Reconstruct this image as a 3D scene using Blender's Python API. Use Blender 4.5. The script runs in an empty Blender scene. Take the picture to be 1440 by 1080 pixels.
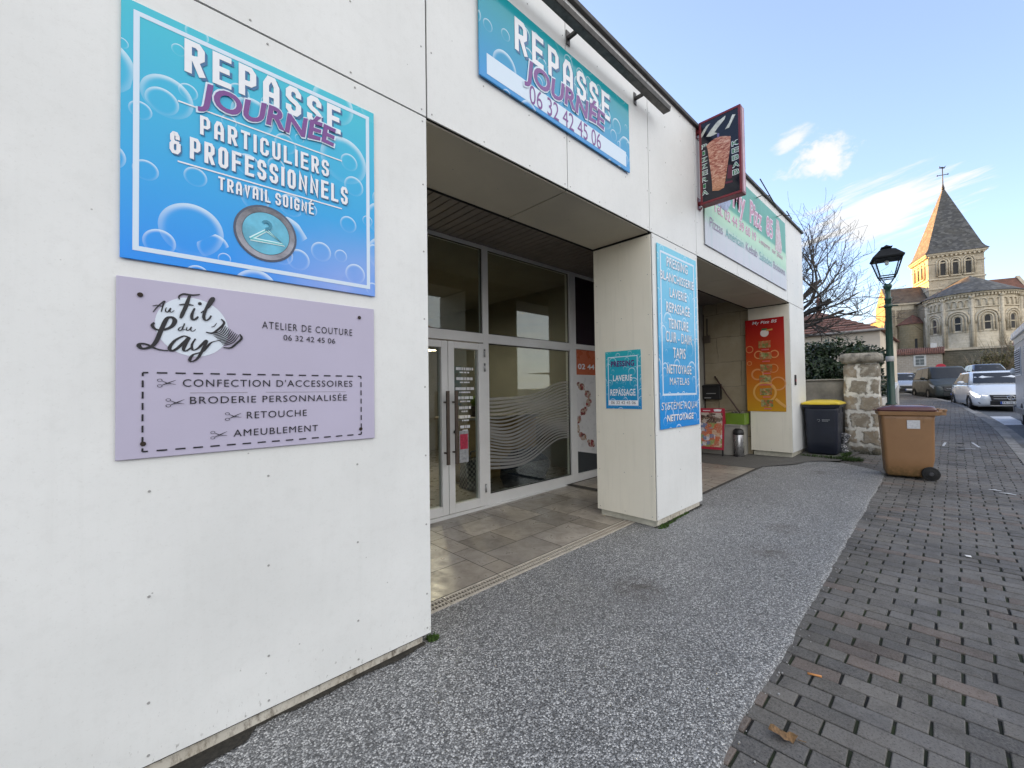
import bpy, bmesh, math, random
from mathutils import Vector, Matrix, noise as mnoise
R = math.radians
S = bpy.context.scene
COL = S.collection
random.seed(7)

# ---------------------------------------------------------------- camera
FPX, CX, CY, EYE = 587.0, 720.0, 540.0, 1.43      # focal length and centre measured on the 1440 x 1080 photograph
_X = Vector((621.5, -3.5, -FPX)).normalized()
_Y = Vector((-555.0, -20.0, -FPX)); _Y = (_Y - _X*_X.dot(_Y)).normalized()
_Z = _X.cross(_Y)
ROT = Matrix((_X, _Y, _Z))                         # camera axes -> world axes
cam = bpy.data.cameras.new('camera'); camo = bpy.data.objects.new('camera', cam); COL.objects.link(camo)
camo.matrix_world = Matrix.Translation((0, 0, EYE)) @ ROT.to_4x4()
cam.sensor_fit = 'HORIZONTAL'; cam.sensor_width = 36; cam.lens = 36*FPX/1440
cam.clip_start = 0.05; cam.clip_end = 3000
S.camera = camo

def unproj(px, py, axis, val):
    """point of the world plane (axis = val) seen at a photo pixel: used to measure where things stand"""
    r = ROT @ Vector((px-CX, CY-py, -FPX)); o = Vector((0, 0, EYE))
    return o + r*((val-o[axis])/r[axis])

# ---------------------------------------------------------------- light
SUN_AZ, SUN_EL = R(80), R(9)
S.view_settings.view_transform = 'Standard'; S.view_settings.look = 'None'
S.cycles.caustics_reflective = False; S.cycles.caustics_refractive = False; S.cycles.sample_clamp_indirect = 6
S.view_settings.gamma = 1; S.view_settings.exposure = 2.75
sl = bpy.data.lights.new('sun', 'SUN'); sl.energy = 3.8; sl.angle = R(0.5); sl.color = (1, .50, .13)
so = bpy.data.objects.new('sun', sl); COL.objects.link(so)
sd = Vector((math.cos(SUN_AZ)*math.cos(SUN_EL), math.sin(SUN_AZ)*math.cos(SUN_EL), math.sin(SUN_EL)))
so.rotation_euler = sd.to_track_quat('Z', 'Y').to_euler(); so.location = sd*60

W = bpy.data.worlds.new('World'); S.world = W; W.use_nodes = True
nt = W.node_tree; N = nt.nodes; N.clear()
def wn(t, **k):
    n = N.new(t)
    for a, b in k.items(): setattr(n, a, b)
    return n
def wm(op, a, b=None, c=None):
    n = N.new('ShaderNodeMath'); n.operation = op
    for i, v in enumerate((a, b, c)):
        if v is None: continue
        if isinstance(v, (int, float)): n.inputs[i].default_value = v
        else: nt.links.new(v, n.inputs[i])
    return n.outputs[0]
out = wn('ShaderNodeOutputWorld'); bg = wn('ShaderNodeBackground')
sky = wn('ShaderNodeTexSky', sky_type='NISHITA', sun_disc=False)
sky.sun_elevation = SUN_EL; sky.sun_rotation = R(90)-SUN_AZ
sky.air_density = 1.0; sky.dust_density = 0.6; sky.ozone_density = 2.0; sky.altitude = 50
bg.inputs[1].default_value = 0.12
tc = wn('ShaderNodeTexCoord')
def dotv(v):
    n = N.new('ShaderNodeVectorMath'); n.operation = 'DOT_PRODUCT'; n.inputs[1].default_value = v
    nt.links.new(tc.outputs['Generated'], n.inputs[0]); return n.outputs['Value']
# cloud field on the celestial sphere: gnomonic coordinates about one fixed compass direction
rgt, upv, fwd = ROT @ Vector((1,0,0)), ROT @ Vector((0,1,0)), ROT @ Vector((0,0,-1))
dz = wm('MAXIMUM', dotv(fwd), 0.02)
gu = wm('DIVIDE', dotv(rgt), dz); gv = wm('DIVIDE', dotv(upv), dz)
def px(x, y): return ((x-CX)/FPX, (CY-y)/FPX)
def ell(cx, cy, ra, rb, ang):
    u0, v0 = px(cx, cy); ca, sa = math.cos(R(ang)), math.sin(R(ang))
    du = wm('SUBTRACT', gu, u0); dv = wm('SUBTRACT', gv, v0)
    a = wm('DIVIDE', wm('ADD', wm('MULTIPLY', du, ca), wm('MULTIPLY', dv, sa)), ra/FPX)
    b = wm('DIVIDE', wm('SUBTRACT', wm('MULTIPLY', dv, ca), wm('MULTIPLY', du, sa)), rb/FPX)
    d = wm('SQRT', wm('ADD', wm('MULTIPLY', a, a), wm('MULTIPLY', b, b)))
    return wm('MAXIMUM', wm('SUBTRACT', 1.0, d), 0.0), a, b
def wnoise(ang, su, sv, off, detail=7, rough=.6, dist=0.0):
    ca, sa = math.cos(R(ang)), math.sin(R(ang))
    a = wm('ADD', wm('MULTIPLY', gu, ca), wm('MULTIPLY', gv, sa)); b = wm('SUBTRACT', wm('MULTIPLY', gv, ca), wm('MULTIPLY', gu, sa))
    c = wn('ShaderNodeCombineXYZ'); nt.links.new(wm('MULTIPLY', a, su), c.inputs[0]); nt.links.new(wm('MULTIPLY', b, sv), c.inputs[1]); c.inputs[2].default_value = off
    n = wn('ShaderNodeTexNoise'); n.inputs['Scale'].default_value = 1; n.inputs['Detail'].default_value = detail
    n.inputs['Roughness'].default_value = rough; n.inputs['Distortion'].default_value = dist
    nt.links.new(c.outputs[0], n.inputs['Vector']); return n.outputs['Fac']
def sstep(x, a, b):
    n = N.new('ShaderNodeMapRange'); n.interpolation_type = 'SMOOTHSTEP'
    n.inputs[1].default_value = a; n.inputs[2].default_value = b; nt.links.new(x, n.inputs[0]); return n.outputs[0]
m1, _, _ = ell(1160, 222, 92, 50, 22)
m2, _, _ = ell(1250, 292, 190, 62, 20)
m3, _, _ = ell(1110, 200, 60, 22, 35)
n1 = wnoise(30, 17, 26, 3.1, 8, .62, .3); n2 = wnoise(21, 5.0, 58, 8.7, 6, .58, .25); n3 = wnoise(22, 9, 30, 1.7, 7, .6)
c1 = sstep(wm('ADD', wm('MULTIPLY', m1, .62), n1), .71, 1.0)
c2 = sstep(wm('ADD', wm('MULTIPLY', m2, .50), n2), .61, .88)
c2 = wm('MULTIPLY', c2, sstep(m2, .02, .2)); c1 = wm('MULTIPLY', c1, sstep(m1, .0, .15))
c3 = sstep(wm('ADD', wm('MULTIPLY', m3, .6), n3), .76, 1.05)
lowv = sstep(gv, .30, -.02)                                     # milky veil near the horizon
veil = wm('ADD', wm('MULTIPLY', lowv, .45), .16)
backv = sstep(dotv((-.15, -1, .25)), .05, .75)                    # bright cloud added over the unseen half of the sky to light the facade
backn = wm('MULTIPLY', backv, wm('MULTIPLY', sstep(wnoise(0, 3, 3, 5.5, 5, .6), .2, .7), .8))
back_fill = wm('MINIMUM', wm('ADD', backn, wm('MULTIPLY', backv, .45)), .92)
cl = wm('MINIMUM', wm('ADD', wm('ADD', wm('MULTIPLY', wm('ADD', c1, c2), .78), wm('MULTIPLY', c3, .7)), veil), 1.0)
mx = wn('ShaderNodeMix', data_type='RGBA'); nt.links.new(cl, mx.inputs[0])
tint = wn('ShaderNodeMix', data_type='RGBA', blend_type='MULTIPLY'); tint.inputs[0].default_value = 1
tint.inputs[7].default_value = (.70, .655, .755, 1); nt.links.new(sky.outputs[0], tint.inputs[6])
nt.links.new(tint.outputs[2], mx.inputs[6]); mx.inputs[7].default_value = (1.30, 1.28, 1.25, 1)
mb2 = wn('ShaderNodeMix', data_type='RGBA'); nt.links.new(back_fill, mb2.inputs[0]); nt.links.new(mx.outputs[2], mb2.inputs[6]); mb2.inputs[7].default_value = (2.75, 2.71, 2.63, 1)
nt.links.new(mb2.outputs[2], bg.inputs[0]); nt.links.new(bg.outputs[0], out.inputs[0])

# ---------------------------------------------------------------- ground profile (the street climbs towards the church)
GXS = [-60, -6, 1.3, 4, 9.3, 14, 18.8, 25, 32, 38, 60, 66, 90, 400]
GZS = [-.6, -.12, -.03, 0, .08, .25, .43, .65, .87, 1.08, 1.9, 2.1, 2.8, 6]
def G(x):
    for i in range(len(GXS)-1):
        if x <= GXS[i+1]:
            t = (x-GXS[i])/(GXS[i+1]-GXS[i]); return GZS[i]+(GZS[i+1]-GZS[i])*max(t, 0)
    return GZS[-1]

# ---------------------------------------------------------------- node materials
class Mat:
    def __init__(s, name):
        s.m = bpy.data.materials.new(name); s.m.use_nodes = True
        s.t = s.m.node_tree; s.b = s.t.nodes['Principled BSDF']; s.o = s.t.nodes['Material Output']
    def n(s, typ, ins=None, **k):
        x = s.t.nodes.new(typ)
        for a, b in k.items(): setattr(x, a, b)
        for a, b in (ins or {}).items(): s.put(x.inputs[a], b)
        return x
    def put(s, sock, v):
        if hasattr(v, 'is_linked') or isinstance(v, bpy.types.NodeSocket): s.t.links.new(v, sock)
        else:
            if isinstance(v, (tuple, list)) and len(v) == 3 and sock.type == 'RGBA': v = (*v, 1)
            sock.default_value = v
    def set(s, **k):
        for a, b in k.items(): s.put(s.b.inputs[a.replace('_', ' ')], b)
        return s
    def coord(s, kind='Object', scale=(1,1,1), rot=(0,0,0)):
        t = s.n('ShaderNodeTexCoord'); mp = s.n('ShaderNodeMapping', {'Vector': t.outputs[kind], 'Scale': scale, 'Rotation': rot}); return mp.outputs[0]
    def noise(s, vec, scale, detail=5, rough=.6, dist=0):
        return s.n('ShaderNodeTexNoise', {'Vector': vec, 'Scale': scale, 'Detail': detail, 'Roughness': rough, 'Distortion': dist}).outputs['Fac']
    def ramp(s, fac, stops, interp='LINEAR'):
        r = s.n('ShaderNodeValToRGB', {'Fac': fac}); e = r.color_ramp; e.interpolation = interp
        while len(e.elements) < len(stops): e.elements.new(.5)
        for el, (p, c) in zip(e.elements, stops):
            el.position = p; el.color = (*c, 1) if not isinstance(c, (int, float)) else (c, c, c, 1)
        return r.outputs['Color']
    def mix(s, fac, a, b, mode='MIX'):
        x = s.n('ShaderNodeMix', data_type='RGBA', blend_type=mode); s.put(x.inputs[0], fac); s.put(x.inputs[6], a); s.put(x.inputs[7], b); return x.outputs[2]
    def math(s, op, a, b=0.0, c=0.0):
        x = s.n('ShaderNodeMath', operation=op); s.put(x.inputs[0], a); s.put(x.inputs[1], b); s.put(x.inputs[2], c); return x.outputs[0]
    def range(s, v, a, b, c=0.0, d=1.0):
        return s.n('ShaderNodeMapRange', {0: v, 1: a, 2: b, 3: c, 4: d}).outputs[0]
    def sep(s, vec): return s.n('ShaderNodeSeparateXYZ', {0: vec}).outputs
    def bump(s, h, strength=.3, dist=.01):
        s.put(s.b.inputs['Normal'], s.n('ShaderNodeBump', {'Height': h, 'Strength': strength, 'Distance': dist}).outputs[0]); return s

_mc = {}
def plain(name, col, rough=.6, var=.12, scale=6, bump=0, metal=0, coat=0, spec=.5, bdist=.01):
    """one surface colour with a little natural variation"""
    key = (name, col, rough)
    if key in _mc: return _mc[key]
    M = Mat(name); v = M.coord()
    n = M.noise(v, scale, 6, .6); d = tuple(c*(1-var*1.4) for c in col); l = tuple(min(1, c*(1+var)) for c in col)
    M.set(Base_Color=M.ramp(n, [(.3, d), (.7, l)]), Roughness=M.range(M.noise(v, scale*2.3), .3, .7, max(.02, rough-.08), min(1, rough+.1)), Metallic=metal)
    M.b.inputs['Specular IOR Level'].default_value = spec
    M.b.inputs['Coat Weight'].default_value = coat; M.b.inputs['Coat Roughness'].default_value = .08
    if bump: M.bump(M.noise(v, scale*6, 5, .7), bump, bdist)
    _mc[key] = M.m; return M.m
def flat(name, col, rough=.5, spec=.5, metal=0):
    key = (name, col)
    if key in _mc: return _mc[key]
    M = Mat(name).set(Base_Color=col, Roughness=rough, Metallic=metal); M.b.inputs['Specular IOR Level'].default_value = spec
    _mc[key] = M.m; return M.m

# ---------------------------------------------------------------- mesh builder
ORIG = {}
class MB:
    def __init__(s): s.v = []; s.f = []; s.mi = []; s.cur = 0; s.sm = []; s.smooth = False; s.col = None; s.fc = []
    def face(s, idx):
        s.f.append(idx); s.mi.append(s.cur); s.sm.append(s.smooth); s.fc.append(s.col)
    def poly(s, pts):
        b = len(s.v); s.v += [tuple(p) for p in pts]; s.face(list(range(b, b+len(pts)))); return s
    def box(s, x0, x1, y0, y1, z0, z1):
        b = len(s.v); s.v += [(x, y, z) for z in (z0, z1) for y in (y0, y1) for x in (x0, x1)]
        for q in ((0,2,3,1), (4,5,7,6), (0,1,5,4), (2,6,7,3), (0,4,6,2), (1,3,7,5)): s.face([b+i for i in q])
        return s
    def hexa(s, bot, top):
        b = len(s.v); n = len(bot); s.v += [tuple(p) for p in bot] + [tuple(p) for p in top]
        s.face([b+i for i in reversed(range(n))]); s.face([b+n+i for i in range(n)])
        for i in range(n): j = (i+1) % n; s.face([b+i, b+j, b+n+j, b+n+i])
        return s
    def rings(s, rs, close=True, cap=True):
        b = len(s.v); n = len(rs[0])
        for r in rs: s.v += [tuple(p) for p in r]
        for k in range(len(rs)-1):
            for i in range(n if close else n-1):
                j = (i+1) % n; s.face([b+k*n+i, b+k*n+j, b+(k+1)*n+j, b+(k+1)*n+i])
        if cap and close:
            sm = s.smooth; s.smooth = False
            s.face([b+i for i in reversed(range(n))]); s.face([b+(len(rs)-1)*n+i for i in range(n)]); s.smooth = sm
        return s
    def cyl(s, p0, p1, r0, r1=None, n=16, smooth=True):
        p0, p1 = Vector(p0), Vector(p1); r1 = r0 if r1 is None else r1
        d = (p1-p0).normalized(); a = d.orthogonal().normalized(); c = d.cross(a)
        sm = s.smooth; s.smooth = smooth
        s.rings([[p+(a*math.cos(2*math.pi*i/n)+c*math.sin(2*math.pi*i/n))*r for i in range(n)] for p, r in ((p0, r0), (p1, r1))])
        s.smooth = sm; return s
    def lathe(s, prof, c=(0,0,0), n=20, smooth=True):
        sm = s.smooth; s.smooth = smooth
        s.rings([[(c[0]+r*math.cos(2*math.pi*i/n), c[1]+r*math.sin(2*math.pi*i/n), c[2]+z) for i in range(n)] for r, z in prof]); s.smooth = sm; return s
    def tube(s, pts, r, n=8, smooth=True):
        pts = [Vector(p) for p in pts]; rr = r if isinstance(r, (list, tuple)) else [r]*len(pts)
        rs = []; a = None
        for i, p in enumerate(pts):
            d = (pts[min(i+1, len(pts)-1)]-pts[max(i-1, 0)]).normalized()
            a = d.orthogonal().normalized() if a is None else (a-d*a.dot(d)).normalized()
            c = d.cross(a); rs.append([p+(a*math.cos(2*math.pi*k/n)+c*math.sin(2*math.pi*k/n))*rr[i] for k in range(n)])
        sm = s.smooth; s.smooth = smooth; s.rings(rs); s.smooth = sm; return s
    def ball(s, c, r, seg=12, rg=8, jit=0):
        rs = []
        for k in range(rg+1):
            t = math.pi*k/rg; rs.append([])
            for i in range(seg):
                p = Vector((math.sin(t)*math.cos(2*math.pi*i/seg), math.sin(t)*math.sin(2*math.pi*i/seg), -math.cos(t)))
                j = 1+jit*mnoise.noise(p*2.3+Vector(c)*3)
                rs[-1].append((c[0]+p.x*r[0]*j, c[1]+p.y*r[1]*j, c[2]+p.z*r[2]*j))
        sm = s.smooth; s.smooth = True; s.rings(rs, cap=False); s.smooth = sm; return s
    def build(s, name, mat, parent=None, bevel=0, seg=2, origin=None):
        me = bpy.data.meshes.new(name)
        o = origin if origin is not None else (ORIG.get(parent.name) if parent else None)
        vs = [tuple(Vector(v)-o) for v in s.v] if o is not None else s.v
        me.from_pydata(vs, [], s.f)
        ms = mat if isinstance(mat, (list, tuple)) else [mat]
        for m in ms: me.materials.append(m)
        me.polygons.foreach_set('material_index', s.mi); me.polygons.foreach_set('use_smooth', s.sm)
        if any(c is not None for c in s.fc):
            at = me.color_attributes.new('tint', 'FLOAT_COLOR', 'CORNER'); data = []
            for p, c in zip(s.f, s.fc):
                c = c or (.5, .5, .5); data += [c[0], c[1], c[2], 1]*len(p)
            at.data.foreach_set('color', data)
        me.validate(); me.update()
        ob = bpy.data.objects.new(name, me); COL.objects.link(ob)
        if parent is not None:
            ob.parent = parent
            if o is not None: ORIG[ob.name] = o
        elif origin is not None: ob.location = origin
        if bevel:
            b = ob.modifiers.new('bevel', 'BEVEL'); b.width = bevel; b.segments = seg; b.limit_method = 'ANGLE'; b.angle_limit = R(40)
        return ob

def thing(name, label, cat, loc=(0,0,0), rotz=0, group=None, world=True):
    o = bpy.data.objects.new(name, None); COL.objects.link(o); o.empty_display_size = .1
    o.location = loc; o.rotation_euler = (0, 0, rotz); o['label'] = label; o['category'] = cat
    if group: o['group'] = group
    if world and rotz == 0: ORIG[o.name] = Vector(loc)      # parts written in world coordinates
    return o
def tag(o, label, cat, group=None, kind=None):
    o['label'] = label; o['category'] = cat
    if group: o['group'] = group
    if kind: o['kind'] = kind
    return o
def structure(o): o['kind'] = 'structure'; return o
def stuff(o, label, cat): o['kind'] = 'stuff'; o['label'] = label; o['category'] = cat; return o
def copy_tree(o, parent=None):
    c = o.copy(); COL.objects.link(c)
    if parent: c.parent = parent
    for ch in list(o.children): copy_tree(ch, c)
    return c

# ---------------------------------------------------------------- lettering
_tc = {}
def text_geo(s, bold=0.0, shear=0.0, space=1.0):
    """the built-in font as flat 2-D geometry, cap height 1, starting at x = 0"""
    key = (s, bold, shear, space)
    if key in _tc: return _tc[key]
    def raw(t):
        cu = bpy.data.curves.new('t', 'FONT'); cu.body = t; cu.offset = bold; cu.shear = shear; cu.space_character = space; cu.resolution_u = 4
        ob = bpy.data.objects.new('t', cu); COL.objects.link(ob)
        dg = bpy.context.evaluated_depsgraph_get(); me = ob.evaluated_get(dg).to_mesh()
        r = ([(v.co.x, v.co.y) for v in me.vertices], [list(p.vertices) for p in me.polygons])
        ob.evaluated_get(dg).to_mesh_clear(); bpy.data.objects.remove(ob); bpy.data.curves.remove(cu); return r
    hv, _ = raw('H'); h0 = min(p[1] for p in hv); h1 = max(p[1] for p in hv)
    v, f = raw(s); x0 = min(p[0] for p in v); x1 = max(p[0] for p in v)
    _tc[key] = ([((x-x0)/(x1-x0), (y-h0)/(h1-h0)) for x, y in v], f); return _tc[key]

c_, k_ = .13, .27
BLK = {
 'A': [[(0,0),(0,.74),(.32,1),(.68,1),(1,.74),(1,0)], [(0,.36),(1,.36)]],
 'B': [[(0,.53),(.8,.53),(1,.62),(1,1-c_),(1-k_,1),(0,1),(0,0),(1-k_,0),(1,c_),(1,.43),(.8,.53)]],
 'C': [[(1,.76),(1,1-c_),(1-k_,1),(k_,1),(0,1-c_),(0,c_),(k_,0),(1-k_,0),(1,c_),(1,.24)]],
 'D': [[(0,0),(0,1),(1-k_,1),(1,1-c_),(1,c_),(1-k_,0),(0,0)]],
 'E': [[(1,1),(0,1),(0,0),(1,0)], [(0,.52),(.85,.52)]],
 'F': [[(1,1),(0,1),(0,0)], [(0,.5),(.85,.5)]],
 'G': [[(1,.80),(1,1-c_),(1-k_,1),(k_,1),(0,1-c_),(0,c_),(k_,0),(1-k_,0),(1,c_),(1,.47),(.55,.47)]],
 'H': [[(0,0),(0,1)], [(1,0),(1,1)], [(0,.5),(1,.5)]],
 'I': [[(.5,0),(.5,1)]], 'K': [[(0,0),(0,1)], [(1,1),(.15,.5),(1,0)]],
 'L': [[(0,1),(0,0),(1,0)]], 'M': [[(0,0),(0,1),(.5,.4),(1,1),(1,0)]], 'N': [[(0,0),(0,1),(1,0),(1,1)]],
 'O': [[(.5,1),(1-k_,1),(1,1-c_),(1,c_),(1-k_,0),(k_,0),(0,c_),(0,1-c_),(k_,1),(.5,1)]],
 'P': [[(0,0),(0,1),(1-k_,1),(1,1-c_),(1,.52),(1-k_,.42),(0,.42)]],
 'Q': [[(.5,1),(1-k_,1),(1,1-c_),(1,c_),(1-k_,0),(k_,0),(0,c_),(0,1-c_),(k_,1),(.5,1)], [(.6,.3),(1.05,-.05)]],
 'R': [[(0,0),(0,1),(1-k_,1),(1,1-c_),(1,.58),(1-k_,.47),(0,.47)], [(.5,.47),(1,0)]],
 'S': [[(1,.80),(1,1-c_),(1-k_,1),(k_,1),(0,1-c_),(0,.64),(k_,.54),(1-k_,.46),(1,.36),(1,c_),(1-k_,0),(k_,0),(0,c_),(0,.20)]],
 'T': [[(0,1),(1,1)], [(.5,1),(.5,0)]], 'U': [[(0,1),(0,c_),(k_,0),(1-k_,0),(1,c_),(1,1)]],
 'V': [[(0,1),(.5,0),(1,1)]], 'X': [[(0,0),(1,1)], [(0,1),(1,0)]], 'Y': [[(0,1),(.5,.45),(1,1)], [(.5,.45),(.5,0)]],
 'Z': [[(0,1),(1,1),(0,0),(1,0)]], '-': [[(.1,.45),(.9,.45)]],
 '&': [[(1,.42),(1,c_),(1-k_,0),(k_,0),(0,c_),(0,.40),(k_,.52),(.8,.52)], [(.30,.52),(.08,.64),(.08,1-c_),(.34,1),(.62,1),(.86,1-c_),(.86,.78)]],
}
def ribbon(path, w, ext=True):
    p = [Vector(q) for q in path]; closed = (p[0]-p[-1]).length < 1e-6
    if closed: p = p[:-1]
    n = len(p); L = []; Rr = []
    for i in range(n):
        a = p[i-1] if (closed or i > 0) else None; b = p[(i+1) % n] if (closed or i < n-1) else None
        d0 = (p[i]-a).normalized() if a is not None else None; d1 = (b-p[i]).normalized() if b is not None else None
        if d0 is None: d0 = d1
        if d1 is None: d1 = d0
        n0, n1 = Vector((-d0.y, d0.x)), Vector((-d1.y, d1.x)); m = n0+n1
        m = m.normalized() if m.length > 1e-4 else n0
        k = w/2/max(.35, m.dot(n0)); q = p[i].copy()
        if not closed and ext:
            if i == 0: q -= d1*w*.5
            if i == n-1: q += d0*w*.5
        L.append(q+m*k); Rr.append(q-m*k)
    quads = []
    for i in range(n if closed else n-1):
        j = (i+1) % n; quads.append([Rr[i], Rr[j], L[j], L[i]])
    return quads
def block_geo(s, aspect, stroke=.17, gap=.3):
    """condensed chamfered sign lettering; glyph width = aspect x cap height. returns quads with a stroke index, total width, cap height 1"""
    x = 0; res = []; acc = {'É': 'E', 'È': 'E'}
    for ch in s:
        if ch == ' ': x += aspect*.75; continue
        base = acc.get(ch, ch); w = aspect*(.0 if base == 'I' else 1.0)*(1.5 if base == 'M' else 1.15 if base == 'N' else 1)
        for k, path in enumerate(BLK[base]):
            mp = [(x+stroke/2+qx*(w) if base != 'I' else x+stroke/2, stroke/2+qy*(1-stroke)) for qx, qy in path]
            for q in ribbon(mp, stroke, ext=base not in 'NMVXYKZ' or k > 0 and base == 'Y'): res.append((q, k))
        if ch in 'ÉÈ':
            sgn = 1 if ch == 'É' else -1; cx = x+stroke/2+w/2
            for q in ribbon([(cx-sgn*aspect*.2, 1.08), (cx+sgn*aspect*.22, 1.24)], stroke*.75): res.append((q, 2))
        x += w+stroke+gap*aspect
    return res, x-gap*aspect
# ---------------------------------------------------------------- sign helper: local x = right, z = up, -y = towards the viewer
class Sign:
    def __init__(s, name, label, org, w, h, mat, rotz=0, t=.006, gloss=None, cat='sign', edge=None, group=None):
        s.root = thing(name, label, cat, org, rotz, group, world=False); s.w, s.h, s.t = w, h, t; s.org = Vector(org); s.rot = rotz
        m = MB(); m.box(0, w, -t, 0, 0, h); s.panel = m.build('panel', mat, s.root, bevel=.0015 if t < .02 else .003, seg=1)
        s.lay = 1; s.parts = {}; s.k = 0
        s.ax = 0 if rotz == 0 else 1
    def uv(s, px, py):
        if s.rot == 0: p = unproj(px, py, 1, s.org.y); return (p.x-s.org.x, p.z-s.org.z)
        p = unproj(px, py, 0, s.org.x); return (s.org.y-p.y, p.z-s.org.z)
    def uniq(s, part): s.k += 1; return part+'|'+str(s.k)
    def mb(s, part, mat):
        if part not in s.parts: s.parts[part] = (MB(), mat)
        return s.parts[part][0]
    def y(s, lay): return -s.t-lay*.0011
    def quad(s, part, mat, u0, u1, v0, v1, lay=1):
        y = s.y(lay); s.mb(part, mat).poly([(u0,y,v0), (u1,y,v0), (u1,y,v1), (u0,y,v1)]); return s
    def poly(s, part, mat, pts, lay=1):
        part = s.uniq(part); y = s.y(lay); a = sum(p[0]*q[1]-q[0]*p[1] for p, q in zip(pts, pts[1:]+pts[:1]))
        if a < 0: pts = pts[::-1]
        s.mb(part, mat).poly([(p[0], y, p[1]) for p in pts]); return s
    def frame(s, part, mat, u0, u1, v0, v1, w, lay=1):
        s.quad(part, mat, u0, u1, v0, v0+w, lay).quad(part, mat, u0, u1, v1-w, v1, lay)
        s.quad(part, mat, u0, u0+w, v0+w, v1-w, lay).quad(part, mat, u1-w, u1, v0+w, v1-w, lay); return s
    def stroke(s, part, mat, pts, w, lay=2, k=0):
        y = s.y(lay)-k*.0002; m = s.mb(part, mat)
        ws = w if isinstance(w, (list, tuple)) else [w]*len(pts)
        p = [Vector(q) for q in pts]; L = []; Rr = []
        for i in range(len(p)):
            d = p[min(i+1, len(p)-1)]-p[max(i-1, 0)]
            d = d.normalized() if d.length > 1e-9 else Vector((1, 0)); nn = Vector((-d.y, d.x))*ws[i]/2; L.append(p[i]+nn); Rr.append(p[i]-nn)
        for i in range(len(p)-1):
            yy = y-i*.000002; m.poly([(q[0], yy, q[1]) for q in (Rr[i], Rr[i+1], L[i+1], L[i])])
        return s
    def disc(s, part, mat, c, r, lay=1, n=32, r0=0, ry=None):
        part = s.uniq(part); y = s.y(lay); ry = ry or r; m = s.mb(part, mat)
        P = [(c[0]+r*math.cos(2*math.pi*i/n), y, c[1]+ry*math.sin(2*math.pi*i/n)) for i in range(n)]
        if not r0: m.poly(P)
        else:
            Q = [(c[0]+r0*math.cos(2*math.pi*i/n), y, c[1]+r0*ry/r*math.sin(2*math.pi*i/n)) for i in range(n)]
            for i in range(n): j = (i+1) % n; m.poly([Q[i], P[i], P[j], Q[j]])
        return s
    def text(s, part, mat, t, bl, tr, lay=3, bold=0.0, shear=0.0, space=1.0, jit=0.0, tilt=0.0):
        """bl: pixel of the baseline start, tr: pixel of the cap-height end"""
        u0, v0 = s.uv(*bl); u1, v1 = s.uv(*tr); return s.textuv(part, mat, t, u0, u1, v0, v1, lay, bold, shear, space, jit, tilt)
    def textuv(s, part, mat, t, u0, u1, v0, v1, lay=3, bold=0.0, shear=0.0, space=1.0, jit=0.0, tilt=0.0):
        part = s.uniq(part); g, f = text_geo(t, bold, shear, space); m = s.mb(part, mat); y = s.y(lay); b = len(m.v)
        for x, z in g: m.v.append((u0+(u1-u0)*x, y, v0+(v1-v0)*z + tilt*(x-.5) + jit*math.sin(x*len(t)*2.4)*(v1-v0)))
        for q in f: m.face([b+i for i in q])
        return s
    def block(s, part, mat, t, bl, tr, lay=3, stroke=.19, shadow=None, off=(.07, -.06), slant=0, gap=.62):
        u0, v0 = s.uv(*bl); u1, v1 = s.uv(*tr); return s.blockuv(part, mat, t, u0, u1, v0, v1, lay, stroke, shadow, off, slant, gap)
    def blockuv(s, part, mat, t, u0, u1, v0, v1, lay=3, stroke=.19, shadow=None, off=(.07, -.06), slant=0, gap=.62):
        h = v1-v0; lo, hi = .02, 2.5                            # find the glyph width that fills the measured box
        for _ in range(30):
            a = (lo+hi)/2
            if block_geo(t, a, stroke, gap)[1] > (u1-u0)/h: hi = a
            else: lo = a
        q, wt = block_geo(t, a, stroke, gap)
        for pname, mm, ly, o in ((part, mat, lay, (0, 0)),) + (((part+'_shadow', shadow, lay-1, off),) if shadow else ()):
            m = s.mb(s.uniq(pname), mm)
            for qi, (pts, k) in enumerate(q):
                y = s.y(ly)-(qi % 12)*.00006
                m.poly([(u0+(p[0]+o[0]+slant*p[1])*h, y, v0+(p[1]+o[1])*h) for p in pts])
        return s
    def done(s):
        for n, (m, mat) in s.parts.items():
            if m.f: m.build(n.split('|')[0], mat, s.root)
        return s.root

# ---------------------------------------------------------------- materials
def m_panel():
    M = Mat('white facade board'); v = M.coord(); o = M.sep(M.n('ShaderNodeTexCoord').outputs['Object'])
    big = M.noise(v, 1.3, 5, .6); st = M.noise(M.coord(scale=(26, 26, 1.2)), 1, 6, .7); fine = M.noise(v, 90, 3, .7)
    base = M.ramp(big, [(.25, (.68, .69, .68)), (.75, (.79, .80, .79))])
    base = M.mix(M.range(st, .5, .78, 0, .10), base, (.52, .52, .49))
    base = M.mix(M.range(M.noise(v, 16, 6, .75), .5, .72, 0, .16), base, (.50, .50, .48)); base = M.mix(M.range(fine, .58, .8, 0, .32), base, (.45, .45, .42))
    spk = M.noise(M.coord(scale=(60, 60, 22)), 1, 4, .75)      # splashed dirt close to the foot of each board
    low = M.math('MULTIPLY', M.range(o[2], .42, 0.0, 0, .14), 1.0)
    base = M.mix(M.range(M.math('ADD', spk, low), .71, .80, 0, .65), base, (.16, .15, .13))
    sp2 = M.n('ShaderNodeTexVoronoi', {'Vector': v, 'Scale': 7.0}).outputs['Distance']
    base = M.mix(M.range(sp2, .028, .02, 0, .55), base, (.18, .18, .17))
    M.set(Base_Color=base, Roughness=M.range(big, .3, .7, .42, .6)); M.bump(M.noise(v, 220, 2, .5), .06, .002)
    M.b.inputs['Specular IOR Level'].default_value = .35; return M.m
BOARD = m_panel()
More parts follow.
